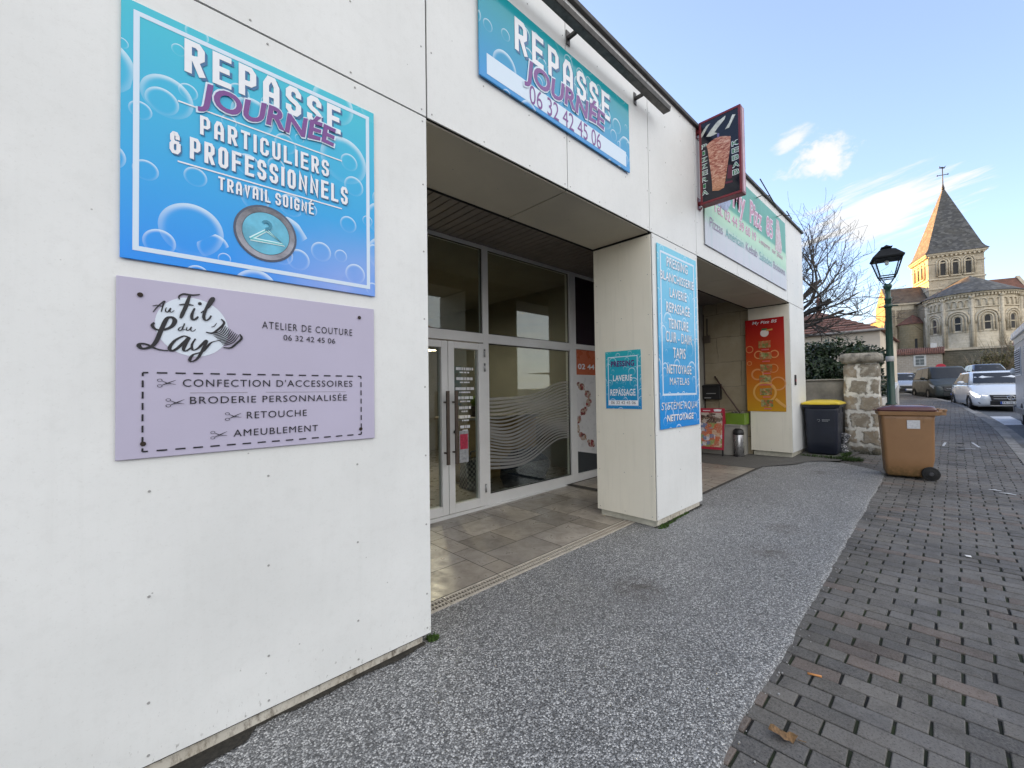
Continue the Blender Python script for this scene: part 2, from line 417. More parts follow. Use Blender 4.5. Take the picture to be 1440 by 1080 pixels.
def m_cream():
    M = Mat('cream side board'); v = M.coord(); big = M.noise(v, 1.6, 5, .6); st = M.noise(M.coord(scale=(20, 20, 1.1)), 1, 6, .7)
    base = M.ramp(big, [(.25, (.68, .64, .54)), (.75, (.75, .71, .61))]); base = M.mix(M.range(st, .52, .8, 0, .3), base, (.45, .43, .37))
    M.set(Base_Color=base, Roughness=.55); return M.m
CREAM = m_cream()
SCREW = flat('screw head', (.32, .32, .31), .45)
JOINT = flat('black joint', (.004, .004, .004), .9)
SOFFIT = plain('soffit board', (.50, .46, .375), .6, .06, 1.5)
def m_plinth():
    M = Mat('dirty plinth'); v = M.coord(); n = M.noise(M.coord(scale=(1, 1, .45)), 34, 6, .75); b = M.noise(v, 3, 4, .6)
    base = M.ramp(n, [(.33, (.06, .055, .05)), (.42, (.36, .33, .28)), (.52, (.60, .57, .50))]); base = M.mix(M.range(b, .45, .7, 0, .6), base, (.42, .36, .28))
    M.set(Base_Color=base, Roughness=.85); M.bump(n, .4, .006); return M.m
PLINTH = m_plinth()
ALU = plain('white window frame', (.70, .70, .69), .35, .05, 3)
DARKMET = plain('dark bar metal', (.06, .055, .05), .45, .3, 12, metal=.4)
COPE = plain('dark coping', (.035, .032, .03), .6, .3, 8)
BLACK = flat('black plastic', (.012, .012, .013), .45)
RUBBER = flat('rubber', (.012, .012, .012), .8)
STEEL = plain('steel', (.42, .42, .43), .3, .1, 10, metal=.9)

def m_glass(name, tint=(.8, .85, .83), refl=1.0):
    M = Mat(name); M.t.nodes.remove(M.b)
    tr = M.n('ShaderNodeBsdfTransparent', {'Color': (*tint, 1)}); gl = M.n('ShaderNodeBsdfGlossy', {'Color': (.9, .93, .93, 1), 'Roughness': .015})
    lw = M.n('ShaderNodeLayerWeight', {'Blend': .5}); f = M.math('MULTIPLY', M.math('ADD', .06, M.math('MULTIPLY', .94, M.math('POWER', lw.outputs['Facing'], 4.0))), refl)
    mx = M.n('ShaderNodeMixShader', {0: f, 1: tr.outputs[0], 2: gl.outputs[0]}); M.t.links.new(mx.outputs[0], M.o.inputs[0]); return M.m
GLASS = m_glass('shop glass')
LAMPGLASS = m_glass('lantern glass', (.95, .97, .97), .6)

def m_asphalt():
    M = Mat('exposed aggregate asphalt'); v = M.n('ShaderNodeTexCoord').outputs['Object']
    wv = M.n('ShaderNodeMix', data_type='RGBA', blend_type='ADD'); 
    vor = M.n('ShaderNodeTexVoronoi', {'Vector': v, 'Scale': 128.0, 'Randomness': 1.0}); c = M.sep(vor.outputs['Color'])
    vor2 = M.n('ShaderNodeTexVoronoi', {'Vector': v, 'Scale': 210.0}); c2 = M.sep(vor2.outputs['Color'])
    big = M.noise(v, .9, 5, .6); mid = M.noise(v, 9, 4, .6)
    stone = M.ramp(c[0], [(.0, (.06, .063, .068)), (.30, (.14, .145, .152)), (.62, (.30, .305, .31)), (.84, (.54, .545, .55)), (1, (.86, .86, .85))])
    stone = M.mix(.35, stone, M.ramp(c2[1], [(0, (.03, .031, .032)), (.6, (.15, .15, .15)), (1, (.60, .59, .58))]))
    edge = M.range(vor.outputs['Distance'], .5, .75, 0, .75); col = M.mix(edge, stone, (.045, .045, .045))
    col = M.mix(M.range(big, .42, .66, 0, .28), col, (.10, .10, .10)); col = M.mix(M.range(mid, .56, .75, 0, .22), col, (.075, .075, .073))
    stain = M.n('ShaderNodeTexVoronoi', {'Vector': v, 'Scale': .7}).outputs['Distance']
    col = M.mix(M.math('MULTIPLY', M.range(stain, .16, .05, 0, .6), M.range(mid, .35, .6)), col, (.05, .036, .026))
    M.set(Base_Color=col, Roughness=M.range(c[1], 0, 1, .38, .75)); M.bump(M.math('SUBTRACT', 1.0, vor.outputs['Distance']), .8, .006); return M.m
ASPHALT = m_asphalt()
def m_fine_asphalt(name, d, l, scale=160):
    M = Mat(name); v = M.n('ShaderNodeTexCoord').outputs['Object']; n = M.noise(v, scale, 3, .7); b = M.noise(v, .7, 6, .62)
    col = M.ramp(n, [(.3, d), (.72, l)]); col = M.mix(M.range(b, .4, .7, 0, .5), col, tuple(x*.6 for x in d))
    M.set(Base_Color=col, Roughness=.8); M.bump(n, .5, .006); return M.m
ROADM = m_fine_asphalt('road asphalt', (.055, .060, .068), (.13, .14, .15))
OLDM = m_fine_asphalt('old yard asphalt', (.06, .058, .054), (.14, .135, .125))
def m_paver():
    M = Mat('grey concrete paver'); v = M.n('ShaderNodeTexCoord').outputs['Object']
    at = M.n('ShaderNodeAttribute', attribute_name='tint'); n = M.noise(v, 105, 4, .8); b = M.noise(v, 1.1, 5, .65); m = M.noise(v, 14, 5, .6)
    col = M.mix(M.range(n, .40, .72, 0, .6), at.outputs['Color'], (.225, .215, .20), 'MIX')
    col = M.mix(M.range(n, .66, .74, 0, .7), col, (.38, .38, .38)); col = M.mix(M.range(n, .44, .32, 0, .75), col, (.020, .020, .022))
    col = M.mix(M.range(b, .46, .66, 0, .6), col, (.038, .037, .038)); col = M.mix(M.range(m, .55, .75, 0, .3), col, (.05, .05, .044))
    M.set(Base_Color=col, Roughness=M.range(m, .3, .7, .55, .85)); M.bump(n, .45, .005); M.b.inputs['Specular IOR Level'].default_value = .3; return M.m
PAVER = m_paver()
def m_jointsand():
    M = Mat('joint moss and sand'); v = M.n('ShaderNodeTexCoord').outputs['Object']; n = M.noise(v, 3.0, 5, .7); f = M.noise(v, 160, 3, .7)
    col = M.mix(M.range(n, .44, .60), (.012, .012, .012), (.022, .032, .010)); col = M.mix(M.range(f, .6, .8, 0, .5), col, (.06, .055, .045)); M.set(Base_Color=col, Roughness=.95); return M.m
SAND = m_jointsand()
def m_tile():
    M = Mat('beige stone floor tile'); v = M.n('ShaderNodeTexCoord').outputs['Object']; at = M.n('ShaderNodeAttribute', attribute_name='tint')
    n = M.noise(v, 7, 8, .72, .6); f = M.noise(v, 60, 4, .7); b = M.noise(v, 1.1, 5, .6)
    col = M.mix(M.range(n, .42, .72, 0, .55), at.outputs['Color'], (.13, .105, .085)); col = M.mix(M.range(f, .58, .8, 0, .4), col, (.32, .29, .25)); col = M.mix(M.range(b, .42, .68, 0, .45), col, (.11, .10, .09))
    M.set(Base_Color=col, Roughness=M.range(n, .3, .7, .22, .5)); M.bump(f, .1, .002); return M.m
TILE = m_tile()
def m_stone(name, c0, c1, c2, scale=1.0, bw=.5, bh=.28, mortar=(.55, .52, .45), msize=.02, axis=0, stain=.5):
    """coursed stone; axis 0: wall along x, 1: wall along y"""
    M = Mat(name); o = M.sep(M.n('ShaderNodeTexCoord').outputs['Object'])
    cv = M.n('ShaderNodeCombineXYZ', {0: M.math('ADD', o[0], o[1]) if axis == 2 else o[axis], 1: o[2]}); ob = M.n('ShaderNodeTexCoord').outputs['Object']
    wob = M.noise(ob, 2.2/scale, 3, .6); sh = M.n('ShaderNodeVectorMath', {0: cv.outputs[0], 1: M.n('ShaderNodeCombineXYZ', {0: M.math('MULTIPLY', wob, .09*scale), 1: M.math('MULTIPLY', wob, .09*scale)}).outputs[0]}, operation='ADD').outputs[0]
    br = M.n('ShaderNodeTexBrick', {'Vector': sh, 'Color1': (*c0, 1), 'Color2': (*c1, 1), 'Mortar': (*mortar, 1), 'Scale': 1.0, 'Mortar Size': msize, 'Mortar Smooth': .3, 'Bias': 0.0, 'Brick Width': bw, 'Row Height': bh})
    n = M.noise(ob, 5/scale, 7, .68); b = M.noise(ob, .8/scale, 5, .6); f = M.noise(ob, 26/scale, 5, .7)
    col = M.mix(M.range(n, .42, .68, 0, .7), br.outputs[0], c2); col = M.mix(M.range(b, .45, .68, 0, stain), col, tuple(x*.5 for x in c0)); col = M.mix(M.range(f, .58, .78, 0, .35), col, tuple(x*.45 for x in c1))
    M.set(Base_Color=col, Roughness=.9); M.bump(M.math('ADD', M.math('MULTIPLY', br.outputs[1], -.8), n), .5, .03*scale); return M.m

def m_bubbles(name, w, h, scale, top=(.06, .52, .64), bot=(.02, .27, .85), extra=(.45, .47, .78), ex=.8, rough=.12, spec=.25):
    """printed soap-bubble poster: teal to blue with ring-shaped bubbles"""
    M = Mat(name); o = M.n('ShaderNodeTexCoord').outputs['Object']; s = M.sep(o)
    vv = M.range(s[2], 0, h); uu = M.range(s[0], 0, w)
    col = M.ramp(vv, [(0, bot), (.45, tuple((a+b)/2 for a, b in zip(top, bot))), (1, top)])
    lil = M.math('MULTIPLY', M.range(uu, .35, 1.0), M.math('MULTIPLY', M.range(vv, .36, .02), M.range(M.noise(o, 2.2/w, 3, .5), .35, .6)))
    col = M.mix(M.math('MULTIPLY', lil, ex), col, extra)
    for k, (sc, r0) in enumerate(((scale, .40), (scale*1.9, .36))):
        vo = M.n('ShaderNodeTexVoronoi', {'Vector': M.n('ShaderNodeCombineXYZ', {0: s[0], 1: s[2], 2: 3.3*k}).outputs[0], 'Scale': sc, 'Randomness': .85}, voronoi_dimensions='2D')
        cs = M.sep(vo.outputs['Color']); rad = M.math('MULTIPLY', M.range(cs[0], 0, 1, .35, 1), r0)
        q = M.math('DIVIDE', vo.outputs['Distance'], rad)
        ring = M.math('MULTIPLY', M.n('ShaderNodeMapRange', {0: q, 1: .55, 2: 1.0}, interpolation_type='SMOOTHERSTEP').outputs[0], M.math('LESS_THAN', q, 1.0))
        ring = M.math('POWER', ring, 3.0)
        d = M.n('ShaderNodeVectorMath', {0: M.n('ShaderNodeCombineXYZ', {0: s[0], 1: s[2]}).outputs[0], 1: vo.outputs['Position']}, operation='SUBTRACT')
        ds = M.sep(M.n('ShaderNodeVectorMath', {0: d.outputs[0]}, operation='NORMALIZE').outputs[0])
        dirf = M.range(M.math('ADD', M.math('MULTIPLY', ds[0], .15), ds[1]), -1, 1, .18, 1)
        on = M.math('GREATER_THAN', cs[1], .18)
        a = M.math('MULTIPLY', M.math('MULTIPLY', ring, M.math('POWER', dirf, 1.6)), M.math('MULTIPLY', on, .78))
        col = M.mix(a, col, (.72, .84, .93))
    M.set(Base_Color=col, Roughness=rough); M.b.inputs['Specular IOR Level'].default_value = spec; return M.m
WHITEP = flat('white print', (.78, .80, .84), .22); PURPLE = flat('purple print', (.16, .035, .24), .25); BLUESH = flat('blue print shadow', (.02, .13, .30), .25)
NAVYP = flat('dark print', (.02, .022, .035), .3)
PALEP = flat('pale blue print', (.62, .74, .86), .25)
# ================================================================ large structure: terrain, street
def grid_sheet(name, mat, xs, ys, zf):
    m = MB(); m.smooth = True
    rows = [[(x, y, zf(x, y)) for y in ys] for x in xs]; b = 0
    for r in rows: m.v += r
    n = len(ys)
    for i in range(len(xs)-1):
        for j in range(n-1): m.face([i*n+j, (i+1)*n+j, (i+1)*n+j+1, i*n+j+1])
    return structure(m.build(name, mat))
EARTH = m_fine_asphalt('bare earth', (.05, .045, .035), (.11, .10, .08), 20)
grid_sheet('ground', EARTH, [-60,-20,-6,1.3,4,9.3,14,18.8,25,32,38,46,60,66,75,90,130,200,400], [-300,-120,-60,-30,-12,-4,0,4,8,14,20,26,40,80,160,300], lambda x, y: G(x)-.30)
def shade_ridge(x, y):
    t = max(0, min(1, (y-24)/20)); e = max(0, min(1, (x+55)/20)); t = t*t*(3-2*t)
    hgt = 15.5+7.5*max(0, min(1, (x-66)/14)) if x <= 93.5 else max(0, 23-(x-93.5)*2.0)
    return G(x)-.6+hgt*t*e*(1+.02*math.sin(x*.21)+.015*math.sin(x*.5+1))
grid_sheet('shading_hill', plain('hill grass', (.05, .07, .025), .95, .3, .4), list(range(-60, 80, 5))+list(range(80, 108, 2)), [22,26,30,34,38,42,46,52,60,75,100], shade_ridge)  # added unseen hill, shaped to block the low sun from street and apse

KERB = [(-40,-.76), (-8,-.76), (4,-.76), (10.7,-.755), (13.3,-.73), (16,-.69), (18.8,-.56), (22.4,-.31), (26.6,.05), (30.9,.8), (36,2.0), (42,3.9), (50,7), (60,11.5)]
def smooth_path(P, n=6):
    out = []
    for i in range(len(P)-1):
        p0, p1, p2, p3 = (Vector(P[max(0, min(len(P)-1, i+k))]) for k in (-1, 0, 1, 2))
        for j in range(n):
            t = j/n; out.append(.5*((2*p1)+(p2-p0)*t+(2*p0-5*p1+4*p2-p3)*t*t+(3*p1-p0-3*p2+p3)*t**3))
    return out+[Vector(P[-1])]
KP = smooth_path(KERB)
def koff(d):
    r = []
    for i, p in enumerate(KP):
        t = (KP[min(i+1, len(KP)-1)]-KP[max(i-1, 0)]).normalized(); r.append(p+Vector((t.y, -t.x))*d)
    return r
def kerb_y(x):
    for a, b in zip(KP, KP[1:]):
        if a.x <= x <= b.x: return a.y+(b.y-a.y)*(x-a.x)/(b.x-a.x)
    return KP[-1].y
def kstrip(name, mat, d0, d1, z0, z1=None, solid=0.2, split=1.0, gap=.012):
    """stones laid end to end along the kerb line"""
    A, B = koff(d0), koff(d1); m = MB()
    for i in range(len(KP)-1):
        L = (A[i+1]-A[i]).length; n = max(1, round(L/split))
        for k in range(n):
            t0, t1 = k/n+gap/L*.5, (k+1)/n-gap/L*.5
            a0, a1, b0, b1 = A[i].lerp(A[i+1], t0), A[i].lerp(A[i+1], t1), B[i].lerp(B[i+1], t0), B[i].lerp(B[i+1], t1)
            g0, g1 = G(a0.x), G(a1.x); v = random.uniform(-.006, .006); za, zb = z0, z0 if z1 is None else z1
            c = random.uniform(.8, 1.15); m.col = (c, c, c)
            m.hexa([(b0.x,b0.y,g0+za-solid), (b1.x,b1.y,g1+za-solid), (a1.x,a1.y,g1+za-solid), (a0.x,a0.y,g0+za-solid)],
                   [(b0.x,b0.y,g0+zb+v), (b1.x,b1.y,g1+zb+v), (a1.x,a1.y,g1+za+v), (a0.x,a0.y,g0+za+v)])
    return structure(m.build(name, mat))
def m_kerb():
    M = Mat('kerb stone'); v = M.coord(); at = M.n('ShaderNodeAttribute', attribute_name='tint'); n = M.noise(v, 18, 6, .7); b = M.noise(v, 1.2, 5, .6)
    col = M.ramp(n, [(.3, (.16, .15, .14)), (.7, (.32, .31, .29))]); col = M.mix(M.range(b, .45, .7, 0, .6), col, (.10, .095, .085)); col = M.mix(1.0, col, at.outputs['Color'], 'MULTIPLY')
    M.set(Base_Color=col, Roughness=.85); M.bump(n, .3, .006); return M.m
KERBM = m_kerb()
kstrip('kerb', KERBM, 0.0, .15, .004, split=1.0)
kstrip('gutter', KERBM, .165, .38, -.115, -.10, split=1.0)
m = MB(); A = koff(.37); B = koff(9.0)
for i in range(len(KP)-1):
    za, zb = G(A[i].x)-.112, G(A[i+1].x)-.112
    m.poly([(A[i].x,A[i].y,za), (B[i].x,B[i].y,za-.05), (B[i+1].x,B[i+1].y,zb-.05), (A[i+1].x,A[i+1].y,zb)])
structure(m.build('road', ROADM))
ROADP = m_fine_asphalt('worn white road paint', (.42, .43, .45), (.74, .75, .77), 40)
m = MB()
for k in range(6):
    y0 = -.80-k*1.0; q = [(18.45+.0*k, y0-.17), (18.75, y0-.62), (21.5, y0-.45), (21.3, y0+.0)]
    m.poly([(x, y, G(x)-.107-.0058*abs(y+1)) for x, y in reversed(q)])
structure(m.build('zebra_crossing', ROADP))

# ---- pavement: single concrete pavers with open joints
def wall_line(x):                                  # garden side of the pavement beyond the shop
    return 1.02 if x < 14 else 1.02+(x-14)*.055 if x < 24 else 1.57+(x-24)*.14
def apron_edge(x):                                 # ragged edge of the asphalt strip
    e = .655+.0155*(x-1.7)+.02*mnoise.noise(Vector((x*1.7, 0, 0)))+.012*mnoise.noise(Vector((x*9, 3, 0)))
    if x > 8.6: e += (x-8.6)**2*.95
    return min(e, 2.1)
pm = MB(); x = -4.0; r = 0
PX, PY = .106, .212
while x < 33:
    off = (r % 2)*.5*PY+random.uniform(-.008, .008)
    y0 = kerb_y(x+.05)+.004
    top = apron_edge(x+.05)+.12 if x < 9.25 else max(wall_line(x), 1.45 if x < 10.6 else 0)
    y = math.floor((y0-off)/PY)*PY+off
    while y < top:
        a, b = max(y+.0062, y0), min(y+PY-.0062, top)
        if b-a > .02:
            j = [random.uniform(-.0025, .0025) for _ in range(6)]; x0, x1 = x+.0032, x+PX-.0032
            z0, z1 = G(x0)+j[0], G(x1)+j[1]; dz = j[2]*.8; c = .5+.5*mnoise.noise(Vector((x*.8, y*.8, 2)))
            k = random.uniform(.72, 1.25); w = random.uniform(-.004, .010)
            pm.col = (.112*k+w*1.2, .107*k+w*.8, .104*k) if random.random() > .10 else (.135*k, .105*k, .09*k)
            if 8 > x: pass
            e = .0035
            lo = [(x0,a,z0-.03), (x1,a,z1-.03), (x1,b,z1-.03+dz), (x0,b,z0-.03+dz)]
            md = [(x0,a+j[3],z0-.003), (x1,a+j[4],z1-.003), (x1,b+j[5],z1-.003+dz), (x0,b+j[3],z0-.003+dz)]
            tp = [(x0+e,a+e+j[3],z0), (x1-e,a+e+j[4],z1), (x1-e,b-e+j[5],z1+dz), (x0+e,b-e+j[3],z0+dz)]
            pm.rings([lo, md, tp], cap=False); bI = len(pm.v)-4; pm.face([bI, bI+1, bI+2, bI+3])
        y += PY
    x += PX; r += 1
structure(pm.build('pavement', PAVER))
grid_sheet('pavement_bed', SAND, [-4+.5*i for i in range(76)], [0, 1], lambda x, y: 0)
bed = bpy.data.objects['pavement_bed'].data
for i, v in enumerate(bed.vertices):
    xx = v.co.x; v.co = (xx, kerb_y(xx) if i % 2 == 0 else max(wall_line(xx), 2.2 if xx < 10.6 else 0), G(xx)-.010)
# far pavement beyond the single pavers
m = MB(); A = koff(0)
for i in range(len(KP)-1):
    if A[i].x < 32: continue
    m.poly([(A[i].x,A[i].y,G(A[i].x)-.002), (A[i+1].x,A[i+1].y,G(A[i+1].x)-.002), (A[i+1].x,wall_line(A[i+1].x)+1.5,G(A[i+1].x)-.002), (A[i].x,wall_line(A[i].x)+1.5,G(A[i].x)-.002)])
structure(m.build('far_pavement', OLDM))

# ---- asphalt strip in front of the shop, slightly proud of the pavers, crumbling edge
m = MB(); m.smooth = True; xs = [-5+.06*i for i in range(int(14.5/.06))]; cols = []
ys_t = [0, .004, .03, .08, .2, .4, .6, .8, 1.0]
for x in xs:
    e = apron_edge(x)+.009*mnoise.noise(Vector((x*23, 1, 5))); c = []
    for t in ys_t:
        y = e+(2.42-e)*t; z = G(x)+.012+.006*mnoise.noise(Vector((x*1.2, y*1.4, 0)))
        if t == 0: z = G(x)-.02
        if t == .004: y = e+.006; z = G(x)+.006
        if t == .03: y = e+.03
        c.append((x, y, z))
    cols.append(c)
for c in cols: m.v += c
n = len(ys_t)
for i in range(len(xs)-1):
    for j in range(n-1): m.face([i*n+j, (i+1)*n+j, (i+1)*n+j+1, i*n+j+1])
structure(m.build('asphalt_strip', ASPHALT))
m = MB(); m.smooth = False
P = [(7.9, 2.33), (8.15, 2.32), (8.75, 1.95), (9.2, 1.86), (9.5, 1.46), (10.62, 1.30), (10.9, 1.4), (10.9, 2.6), (9.45, 2.6), (9.45, 3.9), (7.9, 3.9)]
m.poly([(x, y, G(x)+.026) for x, y in P]); structure(m.build('old_asphalt', OLDM))

# ---- stone floor tiles of the two porches (opus pattern)
tm = MB(); U = .2
def tiles(x0, x1, y0, y1, zoff):
    nx, ny = int((x1-x0)/U), int((y1-y0)/U)+1; used = set()
    for j in range(ny):
        for i in range(nx):
            if (i, j) in used: continue
            opts = [(3,2), (2,2), (2,1), (1,2), (3,3), (2,3), (1,1), (4,2)]; random.shuffle(opts); opts.append((1,1))
            for a, b in opts:
                cells = [(i+p, j+q) for p in range(a) for q in range(b)]
                if all(c not in used and c[0] < nx and c[1] < ny for c in cells): break
            used.update(cells); g = .003
            ax, bx, ay, by = x0+i*U+g, x0+(i+a)*U-g, y0+j*U+g, min(y0+(j+b)*U-g, y1)
            k = random.uniform(.7, 1.2); w = random.random(); tm.col = (.36*k, (.325-.01*w)*k, (.285-.03*w)*k)
            tm.poly([(x, y, G(x)+zoff) for x, y in ((ax,ay), (bx,ay), (bx,by), (ax,by))])
tiles(1.0, 6.0, 2.53, 4.13, .012); tiles(5.0, 8.2, 2.36, 4.0, .022)
structure(tm.build('porch_floor', TILE))
m = MB()
for a, b, y0, y1, z in ((.9, 6.1, 2.40, 4.2, .009), (4.9, 8.25, 2.32, 4.1, .019)):
    xs_ = [a+(b-a)*i/26 for i in range(27)]
    for p, q in zip(xs_, xs_[1:]): m.poly([(p,y0,G(p)+z), (q,y0,G(q)+z), (q,y1,G(q)+z), (p,y1,G(p)+z)])
structure(m.build('porch_floor_bed', flat('tile grout', (.05, .045, .04), .9)))
# ================================================================ the shop building
D = 2.13
shop = thing('shop_building', 'low flat-roofed shop building clad in white screwed boards with two open porches', 'building', (4, D, 0))
def board(x0, x1, z0, z1, y=D, th=.010, mat=None, sx=(), sz=(), name='wall_panel', parent=shop, normal='y', s=1):
    """one cladding board with its screws; normal 'y': faces -y at y, 'x': faces -x (s=-1) at x=y"""
    m = MB()
    def P(u, v, d): return (u, y+d, v) if normal == 'y' else (y+d, u, v) if normal == 'x' else (u, v, y+d)
    b = [P(x0,z0,th), P(x1,z0,th), P(x1,z1,th), P(x0,z1,th)]; f = [P(x0,z0,0), P(x1,z0,0), P(x1,z1,0), P(x0,z1,0)]
    m.hexa(b, f); m.cur = 1
    for u in sx:
        for v in sz:
            if x0 < u < x1 and z0 < v < z1:
                n = 8; r = .0047; base = len(m.v)
                m.v += [P(u+r*math.cos(2*math.pi*i/n), v+r*math.sin(2*math.pi*i/n), -.0025) for i in range(n)] + [P(u+r*1.15*math.cos(2*math.pi*i/n), v+r*1.15*math.sin(2*math.pi*i/n), .001) for i in range(n)]
                m.face([base+i for i in range(n)])
                for i in range(n): m.face([base+i, base+n+i, base+n+(i+1) % n, base+(i+1) % n])
    o = m.build(name, [mat or BOARD, SCREW], parent); o.data.update()
    bm = bmesh.new(); bm.from_mesh(o.data); bmesh.ops.recalc_face_normals(bm, faces=bm.faces); bm.to_mesh(o.data); bm.free(); return o
ZS, ZT = 3.085, 4.69
def sxs(a, b, n): return [a+.03] + [a+(b-a)*k/n for k in range(1, n)] + [b-.03]
szl = [.04+.035] + [.271+.4*k for k in range(7)] + [3.05]
szu = [ZS+.035, 3.5, 3.95, 4.35, ZT-.05]
board(-3.4, -.62, .04, ZS-.005, sx=[.09-.406*k for k in range(2, 9)], sz=szl)
board(-.612, 1.335, .04, ZS-.005, sx=[.09-.406*k for k in range(0, 2)]+[.495, .903, 1.310], sz=szl)
for a, b, n in ((-3.4, -1.40, 4), (-1.392, 1.335, 6), (1.346, 2.666, 3), (2.676, 4.007, 3), (4.017, 5.157, 3), (5.167, 6.571, 3), (6.580, 7.985, 3), (7.993, 9.250, 3), (9.259, 10.47, 3)):
    board(a, b, ZS+.005, ZT, sx=sxs(a, b, n), sz=szu if n != 6 else [ZS+.035, 3.5, 3.95, 4.35])
for x0, x1, z0 in ((4.024, 5.165, .09), (9.335, 10.47, .21)):
    zz = [z0+.035]+[z0+.035+.42*k for k in range(1, 7)]+[ZS-.05]
    board(x0+.028, x1, z0, ZS-.005, sx=[x0+.045, (x0+x1)/2, x1-.03], sz=zz)
    board(D+.004, 2.845, z0, ZS-.024, y=x0-.004, th=.010, normal='x', sx=[D+.04, 2.49, 2.81], sz=zz, mat=CREAM)
    board(D+.012, 2.845, z0, ZS-.006, y=x1-.006, th=.008, normal='x', mat=CREAM)
board(D+.012, 2.9, .04, ZS-.006, y=1.325, th=.008, normal='x', mat=CREAM)                   # return of the left wall
board(D+.012, 8.0, .21, ZT, y=10.462, th=.008, normal='x', mat=BOARD)                        # end wall
# black backing behind the open joints, beam, columns, roof
m = MB(); e = .0105
m.box(-3.39, 1.325, D+e, D+.25, .03, ZT-.01); m.box(1.325, 10.46, D+e, D+.72, ZS+.006, ZT-.01)
m.box(4.032, 5.158, D+e, 2.84, .10, ZS+.006); m.box(9.343, 10.46, D+e, 2.84, .22, ZS+.006)
m.build('carcass', JOINT, shop)
m = MB(); m.box(-3.40, 1.29, D+.022, D+.24, -.25, .030); m.build('plinth', PLINTH, shop)
m = MB(); m.box(4.07, 5.12, D+.025, 2.83, -.1, .10); m.build('plinth', plain('cream plinth', (.50, .48, .40), .8, .2, 9, .3), shop)
m = MB(); m.box(4.075, 5.115, D+.016, D+.0245, -.1, .082); m.build('plinth', PLINTH, shop)
m = MB(); m.box(9.39, 10.42, D+.03, 2.82, -.1, .212); m.build('plinth', plain('cream plinth', (.50, .48, .40), .8, .2, 9, .3), shop)
szf = [D+.05, 2.49, 2.80]
for a, b in ((1.345, 2.667), (2.679, 4.008), (5.175, 6.57), (6.578, 7.98), (7.988, 9.325)):
    board(a, b, D+.024, 2.845, y=ZS-.006, th=.010, normal='z', sx=sxs(a, b, 3), sz=szf, mat=SOFFIT, name='soffit_panel')
m = MB()                                                                                   # slatted ceiling between beam and glazing
x = 1.2
while x < 9.4:
    m.box(x, x+.088, 2.86, 4.12, 3.295, 3.33); x += .102
m.build('slatted_ceiling', plain('brown grey ceiling slats', (.19, .165, .15), .55, .1, 6), shop)
m = MB(); m.box(1.1, 9.45, 2.86, 4.12, 3.34, 3.36); m.box(1.1, 9.45, 2.855, 2.866, 3.07, 3.34); m.build('ceiling_void', JOINT, shop)
m = MB(); m.box(-3.42, 10.50, D-.035, D+.10, ZT, ZT+.045); m.box(10.40, 10.50, D+.10, 8.0, ZT, ZT+.045); m.build('coping', COPE, shop, bevel=.006)
m = MB(); m.box(-3.3, 10.4, D+.72, 9.8, ZT-.12, ZT-.06); m.build('roof', plain('roof felt', (.06, .06, .06), .9), shop)

# glazing of the left shop
GY = 4.08; f0 = 0.012
m = MB(); fr = lambda x0, x1, z0, z1, y0=GY-.035, y1=GY+.05: m.box(x0, x1, y0, y1, z0, z1)
fr(.95, 3.335, 2.062, 2.178); fr(3.425, 5.06, 2.062, 2.178)                                  # transoms
fr(3.335, 3.425, .0, 3.3); fr(5.06, 5.215, .0, 3.3); fr(.86, .95, 0, 3.3)
fr(3.425, 5.06, .0, .155); fr(5.215, 6.0, .0, .155); fr(5.215, 6.0, 2.10, 2.18); fr(.95, 6.0, 3.255, 3.30, GY-.03, GY+.05)
m.box(.95, 6.0, GY-.075, GY-.036, -.03, .03)
m.box(5.13, 5.139, GY-.0385, GY-.034, .0, 3.25)
m.build('window_frame', ALU, shop, bevel=.006)
def glazed(x0, x1, z0, z1, y=GY, name='pane', mat=GLASS, parent=shop):
    mm = MB(); mm.box(x0, x1, y, y+.008, z0, z1); return mm.build(name, mat, parent)
glazed(.95, 3.335, 2.178, 3.255); glazed(3.425, 5.06, 2.178, 3.255); glazed(3.425, 5.06, .155, 2.062)
glazed(5.215, 6.0, 2.18, 3.255, name='dark_pane', mat=flat('dark purple film', (.020, .012, .02), .12))
